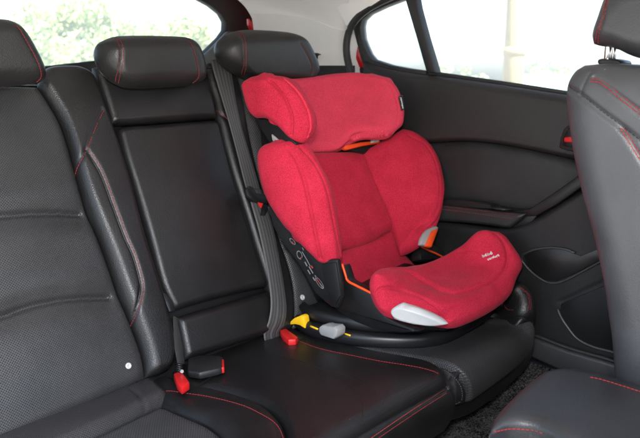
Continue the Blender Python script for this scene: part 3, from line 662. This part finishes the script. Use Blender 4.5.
for (x, y, l, w, a, k) in ((304, 255, 8, .8, 60, 0), (308, 262, 9, .8, 62, 0), (306, 264, 5, 1.2, 62, 0), (311, 270, 8, 1.0, 60, 0), (309, 272, 5, 1.0, 60, 0), (293, 243, 4, .8, 52, 1), (312, 267, 3, 1.6, 55, 1), (316, 277, 4, .9, 56, 0), (318, 281, 6, .9, 56, 1), (321, 285, 5, .8, 56, 0), (314, 279, 4, 1.2, 56, 0), (301, 258, 2, 1.4, 30, 1), (303, 249, 3, .7, 60, 0)):
    c, s = math.cos(R(a)), math.sin(R(a)); plq([(x-c*l/2-s*w/2, y-s*l/2+c*w/2), (x-c*l/2+s*w/2, y-s*l/2-c*w/2), (x+c*l/2+s*w/2, y+s*l/2-c*w/2), (x+c*l/2-s*w/2, y+s*l/2+c*w/2)], 0, 0, V, F, MI, k)
mesh('sticker_print', V, F, [M['label'], M['redprint']], ss, MI, None, True)
# seat shell below the pad
XL = ('X', .235)
slab('seat_shell', [(342, 264), (347, 281), (358, 287.5), (372, 295), (378, 306), (386, 317), (398, 323), (414, 329), (420, 332), (400, 333), (372, 329), (348, 320), (334, 309)], (.03, .0, 0), M['black'], ch, XL, .006)
slab('seat_pan', [W(.27, -.19, .118), W(.56, -.15, .118), W(.55, -.30, .118), W(.34, -.33, .112), W(.26, -.24, .118)], (0, 0, -.045), M['black'], ch, None, .008)
# orange trims
def strip(name, pts, pl, r, m, parent, n=24): return tube(name, smooth([pt(q, pl) for q in pts], n), r, m, parent)
strip('orange_trim', [(342, 264), (344.5, 272), (347.5, 280.5), (355, 285), (364, 289.5), (372, 293.5)], ('X', .232), .0028, M['orange'], ch)
# right-hand belt guide and arm
ar_ = slab('armrest', [(414, 246), (420, 245), (428, 249), (437, 256.5), (430, 262), (412, 262), (411, 255)], NB*.03, M['black'], ch, Bp(.13), .003)
strip('orange_trim', [(421, 246.5), (428, 250), (436, 253.5), (443, 257)], Bp(.165), .0024, M['orange'], ch)
bgd = slab('belt_guide', [(421, 234), (424, 230.5), (432, 227), (435, 229), (430, 238), (425, 247.5), (417, 246), (418, 240)], NB*.014, M['grey'], ch, Bp(.205), .004)
slab('guide_hook', [(429.5, 232), (434.5, 229.5), (434.5, 231.5), (428, 248.5), (423, 247), (426, 240)], NB*.012, M['orange'], bgd, Bp(.215), .003)
# seat pad
Z = lambda a: ('Z', a)
sp_ = Soft((375.5, 273.5, ('X', .232)), (499, 232, ('X', .605)), (519, 269, ('X', .607)), (452, 321.5, Z(.108)), Z(.17),
     t=[W(.258, -.222, .196), W(.290, -.214, .196), W(.34, -.202, .186), W(.42, -.184, .166), W(.50, -.180, .153), W(.545, -.19, .158), W(.573, -.203, .172), W(.584, -.226, .199), (477, 232.5, ('X', .588)), (486, 230.8, ('X', .596))],
     r=[(506, 237, ('X', .609)), (513.5, 248, ('X', .611)), (517.5, 258, ('X', .610))],
     b=[(425, 317.5, ('X', .272)), (470, 316.5, Z(.108)), (490, 307.5, Z(.112)), (504, 298, Z(.12)), (513, 288, Z(.132))][1:],
     l=[(373, 280, ('X', .226)), (372, 287, ('X', .222)), (374, 299, ('X', .222)), (381, 310, ('X', .224)), (394, 313.5, ('X', .235)), (418, 317, ('X', .262)), (440, 321, ('X', .293))],
     n=(190, 150), puff=.028, back=.03, rad=.040, radt=.024, crown=.006)
s1 = [(392, 269), (406, 271), (424, 280.5), (440, 290), (453, 293), (466, 291.5), (480, 287), (495, 279.5), (504, 269.5), (507.5, 259), (506, 248), (501, 239), (494, 233)]
s2 = [(377, 293), (381, 289), (390, 287.8), (404, 290.5), (420, 296.5), (436, 306), (446, 316)]
sp_.groove([(396, 272), (406, 275), (424, 284), (440, 289)][:], .016, .004); sp_.groove(s1, .011, .003); sp_.groove(s1, .0036, .006); sp_.groove(s2, .0034, .0055); sp_.groove([(457, 252), (470, 250), (485, 252), (498, 257), (506, 262)], .0035, .0016)
spo = sp_.build('seat_pad', M['red'], ch)
text_on('embroidered_lettering', 'bébé', sp_, (482.6, 257.6), (492.8, 254.0), .0105, M['white'], spo)
text_on('embroidered_lettering', 'confort', sp_, (487.8, 260.6), (499.6, 256.0), .0092, M['white'], spo)
# silver side cover
pc_ = Soft((393, 308, ('X', .212)), (401, 306.3, ('X', .214)), (448.5, 323.5, ('X', .275)), (391.5, 313, ('X', .212)), ('X', .212), t=[(396, 306.5, ('X', .212))], r=[(416, 310, ('X', .228)), (434, 316.5, ('X', .252))], b=[(395, 319, ('X', .214)), (414, 324, ('X', .232)), (433, 326, ('X', .256))], l=[(391.5, 310.5, ('X', .212))],
           n=(60, 60), puff=.006, back=.02, rad=.008)
pc_.build('side_cover', M['silver'], ch)
# base
zb = .022
base_o = [(291, 326), (300, 334), (311, 339), (341, 346), (371, 350), (410, 351.5), (436, 349), (452, 344), (468, 335), (484, 325), (497, 314)]
P = [pt(q, Z(zb)) for q in base_o]; bk_ = [W(.60, -.22, zb), W(.60, -.03, zb), W(.23, -.015, zb)]
P = list(smooth(P, 34))+bk_
bs = slab('base', P, (0, 0, .034), M['gloss'], ch, None, .013, 0, 4)
P2 = [q + (np.array([.41, -.16, 0])*1-q*np.array([1, 1, 0]))*.07 + W(0, 0, .033) for q in P]
P2 = [W(q[0], q[1], zb+.033) for q in P2]
slab('base_upper', P2, (0, .006, .030), M['black'], bs, None, .012, 0, 3)
P3 = [W(*(q[:2] + (np.array([.42, -.14])-q[:2])*.30), zb+.06) for q in P]
slab('base_pedestal', P3, (0, 0, .05), M['black'], bs, None, .01, 0, 3)
Xb = ('X', .196)
cn = slab('anchor_connector', [(290, 321.5), (294, 318), (300.5, 315.5), (303, 317), (304.8, 329), (299.5, 325.5), (295, 324.5), (289.5, 325)], (.02, 0, 0), M['yellow'], ch, Xb, .003)
tube('connector_pin', [pt((288, 323), Xb), pt((284, 325), Xb)], .004, M['redbtn'], cn)
strip('indicator_strip', [(310.5, 326.2), (318, 329.2)], ('X', .200), .0022, M['yellow'], bs, 4); strip('indicator_strip', [(337, 331.3), (343, 333.2)], ('X', .212), .002, M['yellow'], bs, 4); strip('indicator_strip', [(345, 333.8), (350.5, 335.6)], ('X', .215), .002, M['yellow'], bs, 4)
rbn = slab('release_button', [(318.3, 327.5), (321, 325.6), (324.5, 325.4), (326, 326.2), (334, 327), (337, 330), (336.5, 337), (333, 339.5), (320.5, 335.5), (318.3, 332)], (.03, 0, 0), M['grey'], ch, ('X', .186), .004)

# ================================================================== REAR DOOR
door = thing('rear_door', 'black trimmed right rear door with side windows behind the child seat', 'car door', (.70, -.25, -.10))
XD = lambda a: ('X', a)
def xrow(pts, x): return [pt(q, XD(x)) for q in pts]
slab('door_shell', xrow([(340, 64), (390, 72), (430, 78), (565, 98), (700, 118), (700, 430), (340, 330)], .722), (.03, 0, 0), M['black'], door, None, .004)
# upper panel, padded
up = Soft((366, 60), (680, 112), (680, 178), (360, 141), XD(.69), t=[(370, 62), (389, 68), (408, 71.5), (430, 74.5), (500, 84), (565, 94)], b=[(400, 141), (431, 142.7), (462.5, 140.8), (499, 143.6), (533, 149.8), (576, 159), (630, 170)], n=(120, 50), puff=.026, back=.02, rad=.02, radt=.020, radb=.012, crown=.004)
up.build('upper_panel', M['door'], door)
ip = Soft((360, 140.5), (680, 178), (680, 235), (360, 205), XD(.695), t=[(400, 141), (431, 142.9), (462.5, 141), (499, 143.8), (533, 150), (576, 159.3), (630, 170.5)], b=[(444, 206), (500, 212), (560, 222)], n=(120, 50), puff=.012, back=.02, rad=.03, crown=.004)
ip.build('insert_panel', M['insert'], door)
# armrest: dark recess, stitched top, pull strip
ap = Soft((420, 200), (489, 203), (527, 211), (420, 207), XD(.655), t=[(455, 199)], b=[(470, 208)], r=[(496, 207.5), (512, 209.5)], n=(60, 24), puff=.006, back=.03, rad=.01)
ap.build('armrest_top', M['black'], door)
aa = Soft((415, 203.5), (526.5, 213.5), (510, 228), (415, 220), XD(.645), t=[(444, 205), (490, 210)], b=[(470, 223)], r=[(520, 221)], n=(80, 40), puff=.010, back=.04, rad=.012)
aa.stitch([(416, 204), (444, 206.5), (490, 211.8), (518, 215)], M['thread'], .004, .0024, .0007); aa.stitch([(416, 207), (444, 209.5), (490, 215.5), (514, 218.8)], M['thread'], .004, .0024, .0007)
aa.build('armrest', M['insert'], door)
slab('armrest_end', [(500, 208), (524, 210), (540, 213), (528, 226), (508, 230), (490, 226)], (.03, 0, 0), M['doorlow'], door, XD(.664), .006)
slab('pull_strip', [(522, 210), (530, 208.5), (552, 194), (580, 174), (640, 130), (648, 138), (586, 184), (556, 205), (536, 216), (526, 216.5)], (.03, 0, 0), M['gloss'], door, XD(.648), .004)
# lower panel with pocket and speaker grille
lp = Soft((360, 207), (690, 110), (690, 420), (360, 262), XD(.672), t=[(420, 218), (480, 226), (508, 228), (530, 222), (550, 210), (584, 188), (640, 146)], b=[(440, 300), (533, 340), (575, 356), (613, 369)], n=(170, 110), puff=.012, back=.05, rad=.02)
pk = [(519, 251), (523, 262), (533, 274.5), (546, 282), (557, 283.5), (575, 275), (600, 261), (640, 240)]
lp.groove([(560, 303), (575, 296), (601, 284), (640, 268)], .003, .004)
lp.build('lower_panel', M['doorlow'], door)
slab('map_pocket', [(524, 256), (534, 250), (551, 248), (566, 249.5), (580, 256), (640, 232), (640, 242), (600, 261), (575, 274), (557, 281.5), (546, 280.5), (534, 273), (526, 264)], (.02, 0, 0), M['frit'], door, XD(.658), .002)
strip('pocket_rim', [(575, 253), (565, 249.3), (551, 247.8), (536, 249.5), (524.5, 253.5), (521.5, 257), (525, 265), (535, 275), (547, 282.2), (557, 283), (568, 279), (600, 262), (640, 241)], XD(.655), .0026, M['rim'], door, 60)
slab('speaker_grille', [(561, 304), (575, 298), (601, 287), (640, 271), (640, 359), (612, 352), (592, 346), (577, 338), (566, 325), (560, 312)], (.02, 0, 0), M['black'], door, XD(.656), .002)
strip('grille_rim', [(557.5, 309), (561, 317), (566, 325), (577, 338.5), (592, 346.5), (612, 352), (640, 360)], XD(.654), .0034, M['rim'], door, 40)
# inner handle
hd = slab('handle_bezel', [(558.5, 148), (560, 138), (563, 129.5), (568, 125), (600, 126), (600, 154), (568, 151)], (.012, 0, 0), M['doorlow'], door, XD(.655), .004)
slab('handle_cup', [(562, 145), (564, 134), (568, 128.5), (600, 128), (600, 149), (568, 147)], (.006, 0, 0), M['frit'], hd, XD(.651), .002)
slab('lock_button', [(564, 137.5), (574, 136.5), (590, 138), (590, 143.5), (572, 142.5), (564, 142)], (.006, 0, 0), M['redbtn'], hd, XD(.646), .002)
# window frames and glass
slab('window_frame', [(352, 22), (361, 6), (378, -8), (402, -18), (640, -40), (700, -40), (700, -26), (640, -26), (417, -8), (401, 0), (384, 6.5), (368, 14), (361.5, 20), (360, 27), (361, 38), (364, 46), (367.6, 54), (372, 59.5), (389, 65), (408, 68.5), (426, 71), (426, 77), (366, 66), (362, 63), (357, 45), (354, 33)], (.03, 0, 0), M['rubber'], door, XD(.685), .003)
slab('window_divider', [(401, -14), (413, -14), (417, 8), (425, 38), (435.5, 73), (426, 72), (415.5, 35), (408, 10)], (.03, 0, 0), M['rubber'], door, XD(.679), .004)
slab('belt_seal', [(426, 71), (435, 71.8), (500, 81), (565, 91), (640, 103), (690, 111), (690, 114), (565, 94.5), (500, 85), (430, 75)], (.02, 0, 0), M['rubber'], door, XD(.690), .002)
slab('quarter_glass', [(356, 10), (378, -2), (404, -12), (412, 20), (420, 45), (430, 74), (400, 70), (370, 62), (358, 45)], (.004, 0, 0), M['glass'], door, XD(.703), 0)
slab('door_glass', [(405, -14), (690, -34), (690, 118), (565, 96), (500, 86), (428, 76), (416, 40)], (.004, 0, 0), M['glass'], door, XD(.712), 0)

# ================================================================== CAR BODY
car = thing('car_body', 'car body from inside with pale headliner, black rear window surround and door sill', 'car', (0, .3, -.20))
slab('door_aperture', [(349, 26), (352, 20), (356, 20), (358, 40), (364, 60), (366, 68), (359, 68), (352, 50)], (.02, 0, 0), M['body'], car, XD(.715), .004)
slab('door_jamb', [(338, 26), (350, 14), (356, 14), (359, 45), (368, 64), (380, 70), (380, 140), (338, 140)], (.02, 0, 0), M['black'], car, XD(.76), .004)
tube('weatherstrip', smooth([pt(q, XD(.668)) for q in [(362, 110), (354, 84), (349, 66), (346.5, 52), (347, 40), (350.5, 28), (358, 17), (369, 8), (384, 0), (405, -8), (520, -26), (690, -45)]], 90), .0105, M['rubber'], car, 12)
# pale pillar and headliner
Yp = lambda a: ('Y', a)
crease = [(251, 12, Yp(.53)), (258, 13.6, Yp(.515)), (275, 14.2, Yp(.47)), (300, 17.5, Yp(.40)), (320, 22.5, Yp(.335)), (335, 28.5, Yp(.285)), (355, 32, Yp(.24))]
low = [(253, 82, Yp(.53)), (262, 82, Yp(.51)), (278, 82, Yp(.465)), (300, 82, Yp(.40)), (320, 82, Yp(.335)), (338, 82, Yp(.285)), (364, 82, Yp(.225))]
sheet('pillar_lower_trim', [[pt((px, py), Yp(yy-.014)) for px, yy in ((253, .53), (280, .465), (300, .40), (320, .335), (338, .285), (354, .24))] for py in (65.5, 75, 90, 110)], M['black'], car, .008)
cr_, lo_ = [pt(q, None) for q in crease], [pt(q, None) for q in low]
rows = [[a*(1-t)+b*t + W(.012*math.sin(math.pi*t), .0, 0) for a, b in zip(cr_, lo_)] for t in np.linspace(0, 1, 12)]
sheet('pillar_trim', rows, M['pillar'], car, .006, 60)
top = [W(.47, .61, .852), W(.50, .55, .853), W(.515, .50, .852), W(.52, .44, .855), W(.53, .36, .858), W(.53, .26, .86), W(.53, .18, .86), W(.53, .08, .86)]
cr2 = [q+W(.008, .006, -.014) for q in cr_]
rows = [[a*(1-t)+b*t + W(.025*math.sin(math.pi*t), .0, .012*math.sin(math.pi*t)) for a, b in zip(cr2, top)] for t in np.linspace(0, 1, 12)]
sheet('headliner_edge', rows, M['liner'], car, .006, 60)
rail = [W(.665, .24, .735), W(.655, .10, .80), W(.64, -.2, .83), W(.62, -.7, .84), W(.60, -1.6, .82)]
inn = [W(.53, .30, .858), W(.52, .10, .86), W(.50, -.2, .875), W(.50, -.7, .88), W(.48, -1.6, .85)]
sheet('headliner_edge', [[a*(1-t)+b*t + W(.03*math.sin(math.pi*t), 0, .01*math.sin(math.pi*t)) for a, b in zip(rail, inn)] for t in np.linspace(0, 1, 8)], M['liner'], car, .006, 40)
sheet('headliner', [[W(x, yy, .862+.03*(1-(x/.55)**2)-(.03 if yy > .4 else 0)-.02*max(0, -yy-.9)) for x in np.linspace(-.62, .545, 16)] for yy in np.linspace(-1.6, .76, 24)], M['liner'], car, .05)
slab('sun_blocking_quarter', [W(.765, .30, .86), W(.765, .30, -.3), W(.765, .9, -.3), W(.765, .9, .70), W(.765, .74, .86)], (.03, 0, 0), M['body'], car, None, .006)  # unseen outer panel, added to keep sun off the pillar trim
slab('sun_blocking_roof', [W(.54, -1.6, .94), W(.80, -1.6, .91), W(.80, .70, .86), W(.54, .70, .88)], (0, 0, .02), M['body'], car, None, .004)  # unseen slab over the far side, added to shut the sun out
# unseen near side, added to cut skylight: rail above open door, rear quarter
sheet('sky_blocking_rail', [[W(-.56-.10*t, yy, .88-.12*t**1.6) for yy in np.linspace(-1.6, .60, 20)] for t in np.linspace(0, 1, 8)], M['liner'], car, .03)
sheet('sky_blocking_quarter', [[W(-.69+.07*t, .36+.3*t, z) for t in np.linspace(0, 1, 6)] for z in np.linspace(-.5, .74, 8)], M['black'], car, .03)
# rear hatch: window surround, trims and glass
slab('pillar_foot', [(200, 70), (330, 70), (352, 78), (352, 110), (200, 110)], (0, .02, 0), M['black'], car, Yp(.45), .003)
hs = slab('hatch_surround', [(150, -16), (190, -6), (212, 6), (222, 14), (226.5, 22), (226, 30), (221, 37), (210, 48), (199, 58), (190, 66), (214, 66), (224, 54), (232, 42), (240, 34), (262, 32), (262, 20), (256, 10), (248, 2), (236, -8), (216, -22), (170, -34)], (0, .03, 0), M['rubber'], car, Yp(.66), .006)
slab('hatch_trim', [(199, 60), (212, 49), (222.5, 38), (229, 31), (243, 33), (241, 44), (238, 66), (198, 70)], (0, .02, 0), M['hatch'], car, Yp(.60), .006)
slab('hatch_paint', [(249.5, 18), (252.6, 22), (253.6, 27), (253, 31), (250, 25)], (0, .015, 0), M['body'], car, Yp(.53), .003)
slab('hatch_sill', [(-140, 74), (0, 71), (43, 66.5), (97, 60.5), (150, 60), (216, 59), (216, 90), (-140, 100)], (0, .03, 0), M['rubber'], car, Yp(.70), .004)
slab('rear_glass', [(-160, -40), (160, -20), (214, 2), (232, 16), (230, 34), (200, 64), (90, 66), (-160, 80)], (0, .004, 0), M['glass'], car, Yp(.735), 0)
slab('shelf', [W(-.62, .33, .60), W(.62, .33, .60), W(.62, .72, .60), W(-.62, .72, .60)], (0, 0, -.02), M['black'], car, None, .004)
slab('door_post_trim', [W(.735, -.66, -.35), W(.735, -1.0, -.35), W(.725, -.95, .50), W(.68, -.86, .84), W(.68, -.74, .84), W(.725, -.70, .50)], (.03, 0, 0), M['doorlow'], car, None, .01)
slab('front_door_inner', [W(.745, -.95, -.35), W(.745, -1.9, -.35), W(.745, -1.9, .50), W(.745, -.95, .52)], (.03, 0, 0), M['door'], car, None, .01)
# sill trim
slab('door_sill_trim', [(470, 322), (533, 338.5), (568, 351.5), (613.5, 364.5), (690, 392), (690, 424), (612, 389), (562, 371.5), (531, 357.5), (470, 338)], (.06, 0, 0), M['sill'], car, XD(.640), .007, 0, 3)
tube('sill_seal', smooth([pt(q, XD(.652)) for q in [(470, 318), (533, 335), (568, 348), (613, 361), (690, 388)]], 30), .005, M['rubber'], car)

fz = -.150
carpet = sheet('carpet_floor', [[W(x, yy, fz + .006*math.sin(9*x+3*yy) + (.03*max(0, (x-.54)/.1) if x > .54 else 0)) for x in np.linspace(-.62, .70, 40)] for yy in np.linspace(-1.5, -.20, 30)], M['carpet'], None, .02)
carpet['kind'] = 'structure'; carpet['label'] = 'dark speckled carpet in the rear footwell'

# ================================================================== FRONT SEAT AND CENTRE ARMREST
fs = thing('front_seat', 'grey leather front seat with headrest and red stitching beside the rear door', 'front seat', (.35, -.75, -.12))
XF = ('X', .165)
fl_ = [(575.5, 72), (569.5, 82), (567.8, 92), (568.3, 106), (570.3, 124), (576, 160), (583, 192), (594, 230), (599.5, 256), (605, 282), (609, 311), (612.5, 334), (614.8, 366)]
fb = Soft((585, 65.5), (760, 84, ('X', .18)), (800, 470, ('X', .18)), (615.5, 400), XF, t=[(612, 63.5), (645, 67), (700, 76)], l=fl_, n=(150, 190), puff=.030, back=.0, rad=.10, radt=.05, radl=.05, ext=(.46, .02, 0), crown=.008)
f1 = [(583, 66.5), (601, 82), (624, 100), (641, 113), (665, 130)]
f2 = [(569, 88), (580.7, 95.8), (601, 112), (619.5, 125.5), (640, 142), (665, 165)]
f3 = [(622, 128), (631, 142), (641, 158), (655, 182)]
f4 = [(590, 73), (586, 80), (582.5, 88), (580.5, 95.5)]
fb.groove(f1, .004, .003); fb.groove(f2, .0045, .004); fb.groove(f3, .004, .003); fb.groove(f4, .003, .0015)
fb.stitch(f1, M['thread'], r=.0008, shift=.0025); fb.stitch(f1, M['thread'], r=.0008, shift=-.002); fb.stitch(f2, M['darkthread'], .004, .0025, .0009, shift=.002); fb.stitch(f3, M['thread'], r=.0008, shift=.002); fb.stitch(f3, M['orangethread'], r=.0008, shift=-.0025); fb.stitch(f4, M['palethread'], .003, .003, .0006)
fb.build('backrest', M['leather_front'], fs)
XH = ('X', .23)
fh = Soft((606, -6), (760, -60), (760, 66), (594, 44), XH, t=[(680, -50)], l=[(599.5, 18), (594, 34)], b=[(601, 46), (618, 48.5), (628, 54), (642, 58.5), (700, 64)], n=(110, 110), puff=.035, back=.10, rad=.05, radb=.03, radl=.03, crown=.004)
h1 = [(609, -3), (603, 19), (597.5, 37), (597, 43)]
fh.groove(h1, .003, .002); fh.stitch(h1, M['thread'], shift=.0022, r=.0008); fh.stitch(h1, M['thread'], shift=-.0022, r=.0008)
fho = fh.build('headrest', M['leather_front'], fs)
for x, px in ((.235, 608.5), (.255, 613.5)): 
    a = pt((px, 45), ('X', x)); tube('headrest_post', [a+W(0, 0, .03), a, a-W(0, 0, .06)], .0052, M['chrome'], fho, 10)
slab('post_collar', [(596, 61), (599, 58.5), (610, 58.5), (620, 60.5), (621, 65.5), (612, 66), (598, 65)], (.05, 0, 0), M['gloss'], fs, ('X', .225), .004)
slab('seat_base', [W(.16, -1.15, -.14), W(.64, -1.15, -.14), W(.64, -.78, -.14), W(.16, -.78, -.14)], (0, 0, .22), M['leather_front'], fs, None, .03, 0, 4)

arm = thing('centre_armrest', 'rounded grey leather armrest pad with red seams in front of the front seat', 'armrest', (0, -.85, -.10))
Zc = ('Z', .150)
ca = Soft((545, 378), (690, 412), (690, 540), (489, 436), Zc, t=[(557, 374.5), (570, 373), (586, 375), (601, 378), (640, 390)], l=[(533, 385), (517, 398.5), (503, 412), (493, 424)], b=[(510, 429.5), (530, 431), (545, 436), (560, 444), (590, 464)], n=(130, 110), puff=.016, back=.0, rad=.045, radb=.02, ext=(0, 0, -.09), crown=.004)
e1 = [(494, 432), (510, 428.9), (526, 429.6), (538, 432.5), (546, 435.6)]
ca.groove(e1, .003, .002); ca.stitch(e1, M['thread'], r=.0008)
e2 = [(590, 377.5), (601, 379.8), (620, 385.5), (640, 392), (660, 398)]
ca.stitch(e2, M['thread'], r=.0008)
ca.build('armrest_pad', M['leather_arm'], arm)
slab('console_body', [W(-.13, -1.3, -.14), W(.12, -1.3, -.14), W(.12, -.74, -.14), W(-.13, -.74, -.14)], (0, 0, .20), M['black'], arm, None, .02, 0, 3)

# ================================================================== OUTSIDE
def ground():
    n = 24; g = [[W(x, yy, -.72-.0 + .02*math.sin(x*.7)*math.cos(yy*.6)) for x in np.linspace(-120, 120, n)] for yy in np.linspace(-120, 120, n)]
    return g
gm, nt, b = node_mat('pale_paving')
co = N(nt, 'ShaderNodeTexCoord').outputs['Object']; nz = N(nt, 'ShaderNodeTexNoise', Scale=.8, Detail=6.); nt.links.new(co, nz.inputs[0])
nt.links.new(ramp2(nt, nz.outputs[0], (.17, .165, .155), (.25, .245, .23), .3, .7), b.inputs['Base Color']); b.inputs['Roughness'].default_value = .9
gr = sheet('ground', ground(), gm, None, .3); gr['kind'] = 'structure'; gr['label'] = 'pale sunlit paving outside the car'
LM = [leaf_mat('leaves_green', (.25, .35, .14)), leaf_mat('leaves_yellow_green', (.31, .38, .15)), leaf_mat('leaves_deep_green', (.22, .32, .13))]  # leaf colours lightened to paint in the overexposed haze
bark = plastic('bark', (.16, .12, .09), .9, 40, .6, 0, .1)
def tree(x, y, h, rad, lm, label, group, n=1500, name='leafy_tree', trunk=.35):
    t = thing(name, label, 'tree', (x, y, -.72), group); rn = np.random.default_rng(int(abs(x*131+y*17)))
    V, F = tube_vf([W(x, y, -.75), W(x+.05, y, -.72+h*.3), W(x-.03, y+.03, -.72+h*.62)], [rad*.09, rad*.07, rad*.03])
    for k in range(5):
        a = k*1.26+rn.random(); v, f = tube_vf([W(x, y, -.72+h*(.3+.05*k)), W(x+math.cos(a)*rad*.5, y+math.sin(a)*rad*.5, -.72+h*(.55+.06*k))], [rad*.035, rad*.012]); F += [tuple(i+len(V) for i in q) for q in f]; V += v
    mesh('trunk', V, F, bark, t)
    cl_ = [(rn.normal(0, .38, 2)*rad, rn.uniform(trunk, .92)*h, rn.uniform(.22, .42)*rad) for _ in range(16)]
    V, F = [], []
    for _ in range(n):
        c = cl_[rn.integers(len(cl_))]; d = rn.normal(size=3); d /= np.linalg.norm(d); q = W(x+c[0][0], y+c[0][1], -.72+c[1]) + d*c[2]*rn.uniform(.6, 1.)*W(1, 1, .8)
        a = rn.normal(size=3); a /= np.linalg.norm(a); b2 = np.cross(a, rn.normal(size=3)); b2 /= np.linalg.norm(b2)+1e-9; s = rn.uniform(.05, .10)*max(1, rad/1.8)
        i = len(V); V += [q-a*s, q+b2*s*.5, q+a*s, q-b2*s*.5]; F.append((i, i+1, i+2, i+3))
    mesh('crown', V, F, lm, t, None, None, True)
def far(px, d, py=75):
    r_ = ray(px, py); h = r_[:2]/np.linalg.norm(r_[:2]); return CAM[0]+h[0]*d, CAM[1]+h[1]*d
TG = 'sunlit trees beyond the rear window'
for px, d, h, rad, k, lab in ((-30, 30, 3.6, 2.6, 0, 'low green tree at the edge of the rear window above the nearest headrest'), (62, 34, 4.4, 3.0, 1, 'pale yellow green tree seen through the rear window between the two nearest headrests'), (100, 42, 4.3, 3.0, 2, 'bushy green tree seen just above the left end of the centre headrest'), (148, 36, 3.9, 2.6, 0, 'bright green tree rising above the middle of the centre headrest'),
                              (186, 30, 3.7, 2.3, 1, 'yellow green tree at the right end of the rear window, above the centre headrest'), (20, 46, 4.8, 3.4, 2, 'distant low tree in the rear window behind the nearest headrest')):
    x, yy = far(px, d); tree(x, yy, h, rad, LM[k], lab, TG, 9000)
for px, d, h, rad, k, lab in ((470, 30, 1.7, 1.2, 1, 'low pale shrub outside the side window left of the pale post'), (560, 30, 1.8, 1.2, 0, 'low green shrub outside the side window right of the pale post')):
    x, yy = far(px, d); tree(x, yy, h, rad, LM[k], lab, 'shrubs outside the side window', 900, 'leafy_shrub', .1)
pm = plastic('cream_paint', (.25, .19, .085), .7, 60, .2)
x, yy = far(513, 7.0)
post = thing('concrete_post', 'cream post standing outside the side window', 'post', (x, yy, -.72))
tube('shaft', [W(x, yy, -.75), W(x, yy, 1.2), W(x, yy, 3.6)], [.098, .093, .088], pm, post, 24)
tube('band', [W(x, yy, .78), W(x, yy, .86)], .102, pm, post, 24); tube('base_collar', [W(x, yy, -.74), W(x, yy, -.50)], .14, pm, post, 24)
fm = plastic('blue_green_fence_paint', (.24, .36, .36), .6, 60, .1)
x0, y0 = far(520, 16); x1, y1 = far(612, 16); fe = thing('picket_fence', 'blue green picket fence outside the side window beside the front seat headrest', 'fence', (x0, y0, -.72))
V, F = [], []
for t in np.linspace(0, 1, 40):
    v, f = tube_vf([W(x0+(x1-x0)*t, y0+(y1-y0)*t, -.74), W(x0+(x1-x0)*t, y0+(y1-y0)*t, .62)], .022, 6); F += [tuple(i+len(V) for i in q) for q in f]; V += v
mesh('pickets', V, F, fm, fe)
for z in (-.4, .5): tube('rail', [W(x0, y0, z), W(x1, y1, z)], .025, fm, fe)

# ================================================================== LIGHT AND CAMERA
EXPOSURE = 2.9
w = bpy.data.worlds.new('World'); SC.world = w; w.use_nodes = True; nt = w.node_tree
sky = nt.nodes.new('ShaderNodeTexSky'); sky.sky_type = 'NISHITA'; sky.sun_disc = False
SUN_EL, SUN_DIR = R(58), W(-.25, -1, 0)      # the sun stands ahead of the car
sky.sun_elevation = SUN_EL; sky.sun_rotation = math.atan2(SUN_DIR[0], SUN_DIR[1]); sky.air_density = 1.; sky.dust_density = 2.5
nt.links.new(sky.outputs[0], nt.nodes['Background'].inputs[0]); nt.nodes['Background'].inputs[1].default_value = .09
sl_ = bpy.data.lights.new('sun', 'SUN'); sl_.energy = 5; sl_.angle = R(.5); sl_.color = (1, .96, .9)
so = bpy.data.objects.new('sun', sl_); COL.objects.link(so)
hd_ = SUN_DIR/np.linalg.norm(SUN_DIR); to_sun = Vector((hd_[0]*math.cos(SUN_EL), hd_[1]*math.cos(SUN_EL), math.sin(SUN_EL)))
so.rotation_euler = to_sun.to_track_quat('Z', 'Y').to_euler(); so.location = (0, -3, 6)
# the flash of the camera that took the picture, bounced broad and soft
fl = bpy.data.lights.new('camera_flash', 'AREA'); fl.shape = 'DISK'; fl.size = .12; fl.energy = 2.5; fl.color = (1, .98, .96)
fo = bpy.data.objects.new('camera_flash', fl); COL.objects.link(fo)
fo.location = Vector(CAM + UP*.17 - FW*.05 - RT*.02)
aim = Vector(CAM+FW*1.5)-fo.location; fo.rotation_euler = (-aim).to_track_quat('Z', 'Y').to_euler()

cd = bpy.data.cameras.new('camera'); cam = bpy.data.objects.new('camera', cd); COL.objects.link(cam)
cd.sensor_width = 36; cd.lens = FOC/640*36; cd.clip_start = .02; cd.clip_end = 500
cam.matrix_world = Matrix(((RT[0], UP[0], -FW[0], CAM[0]), (RT[1], UP[1], -FW[1], CAM[1]), (RT[2], UP[2], -FW[2], CAM[2]), (0, 0, 0, 1)))
SC.camera = cam
cd.dof.use_dof = True; cd.dof.focus_distance = 1.28; cd.dof.aperture_fstop = 7.5
SC.view_settings.view_transform = 'Standard'; SC.view_settings.look = 'None'; SC.view_settings.exposure = EXPOSURE; SC.view_settings.gamma = 1
SC.cycles.use_denoising = True
SC.cycles.max_bounces = 8; SC.cycles.transparent_max_bounces = 12
SC.cycles.sample_clamp_indirect = 6
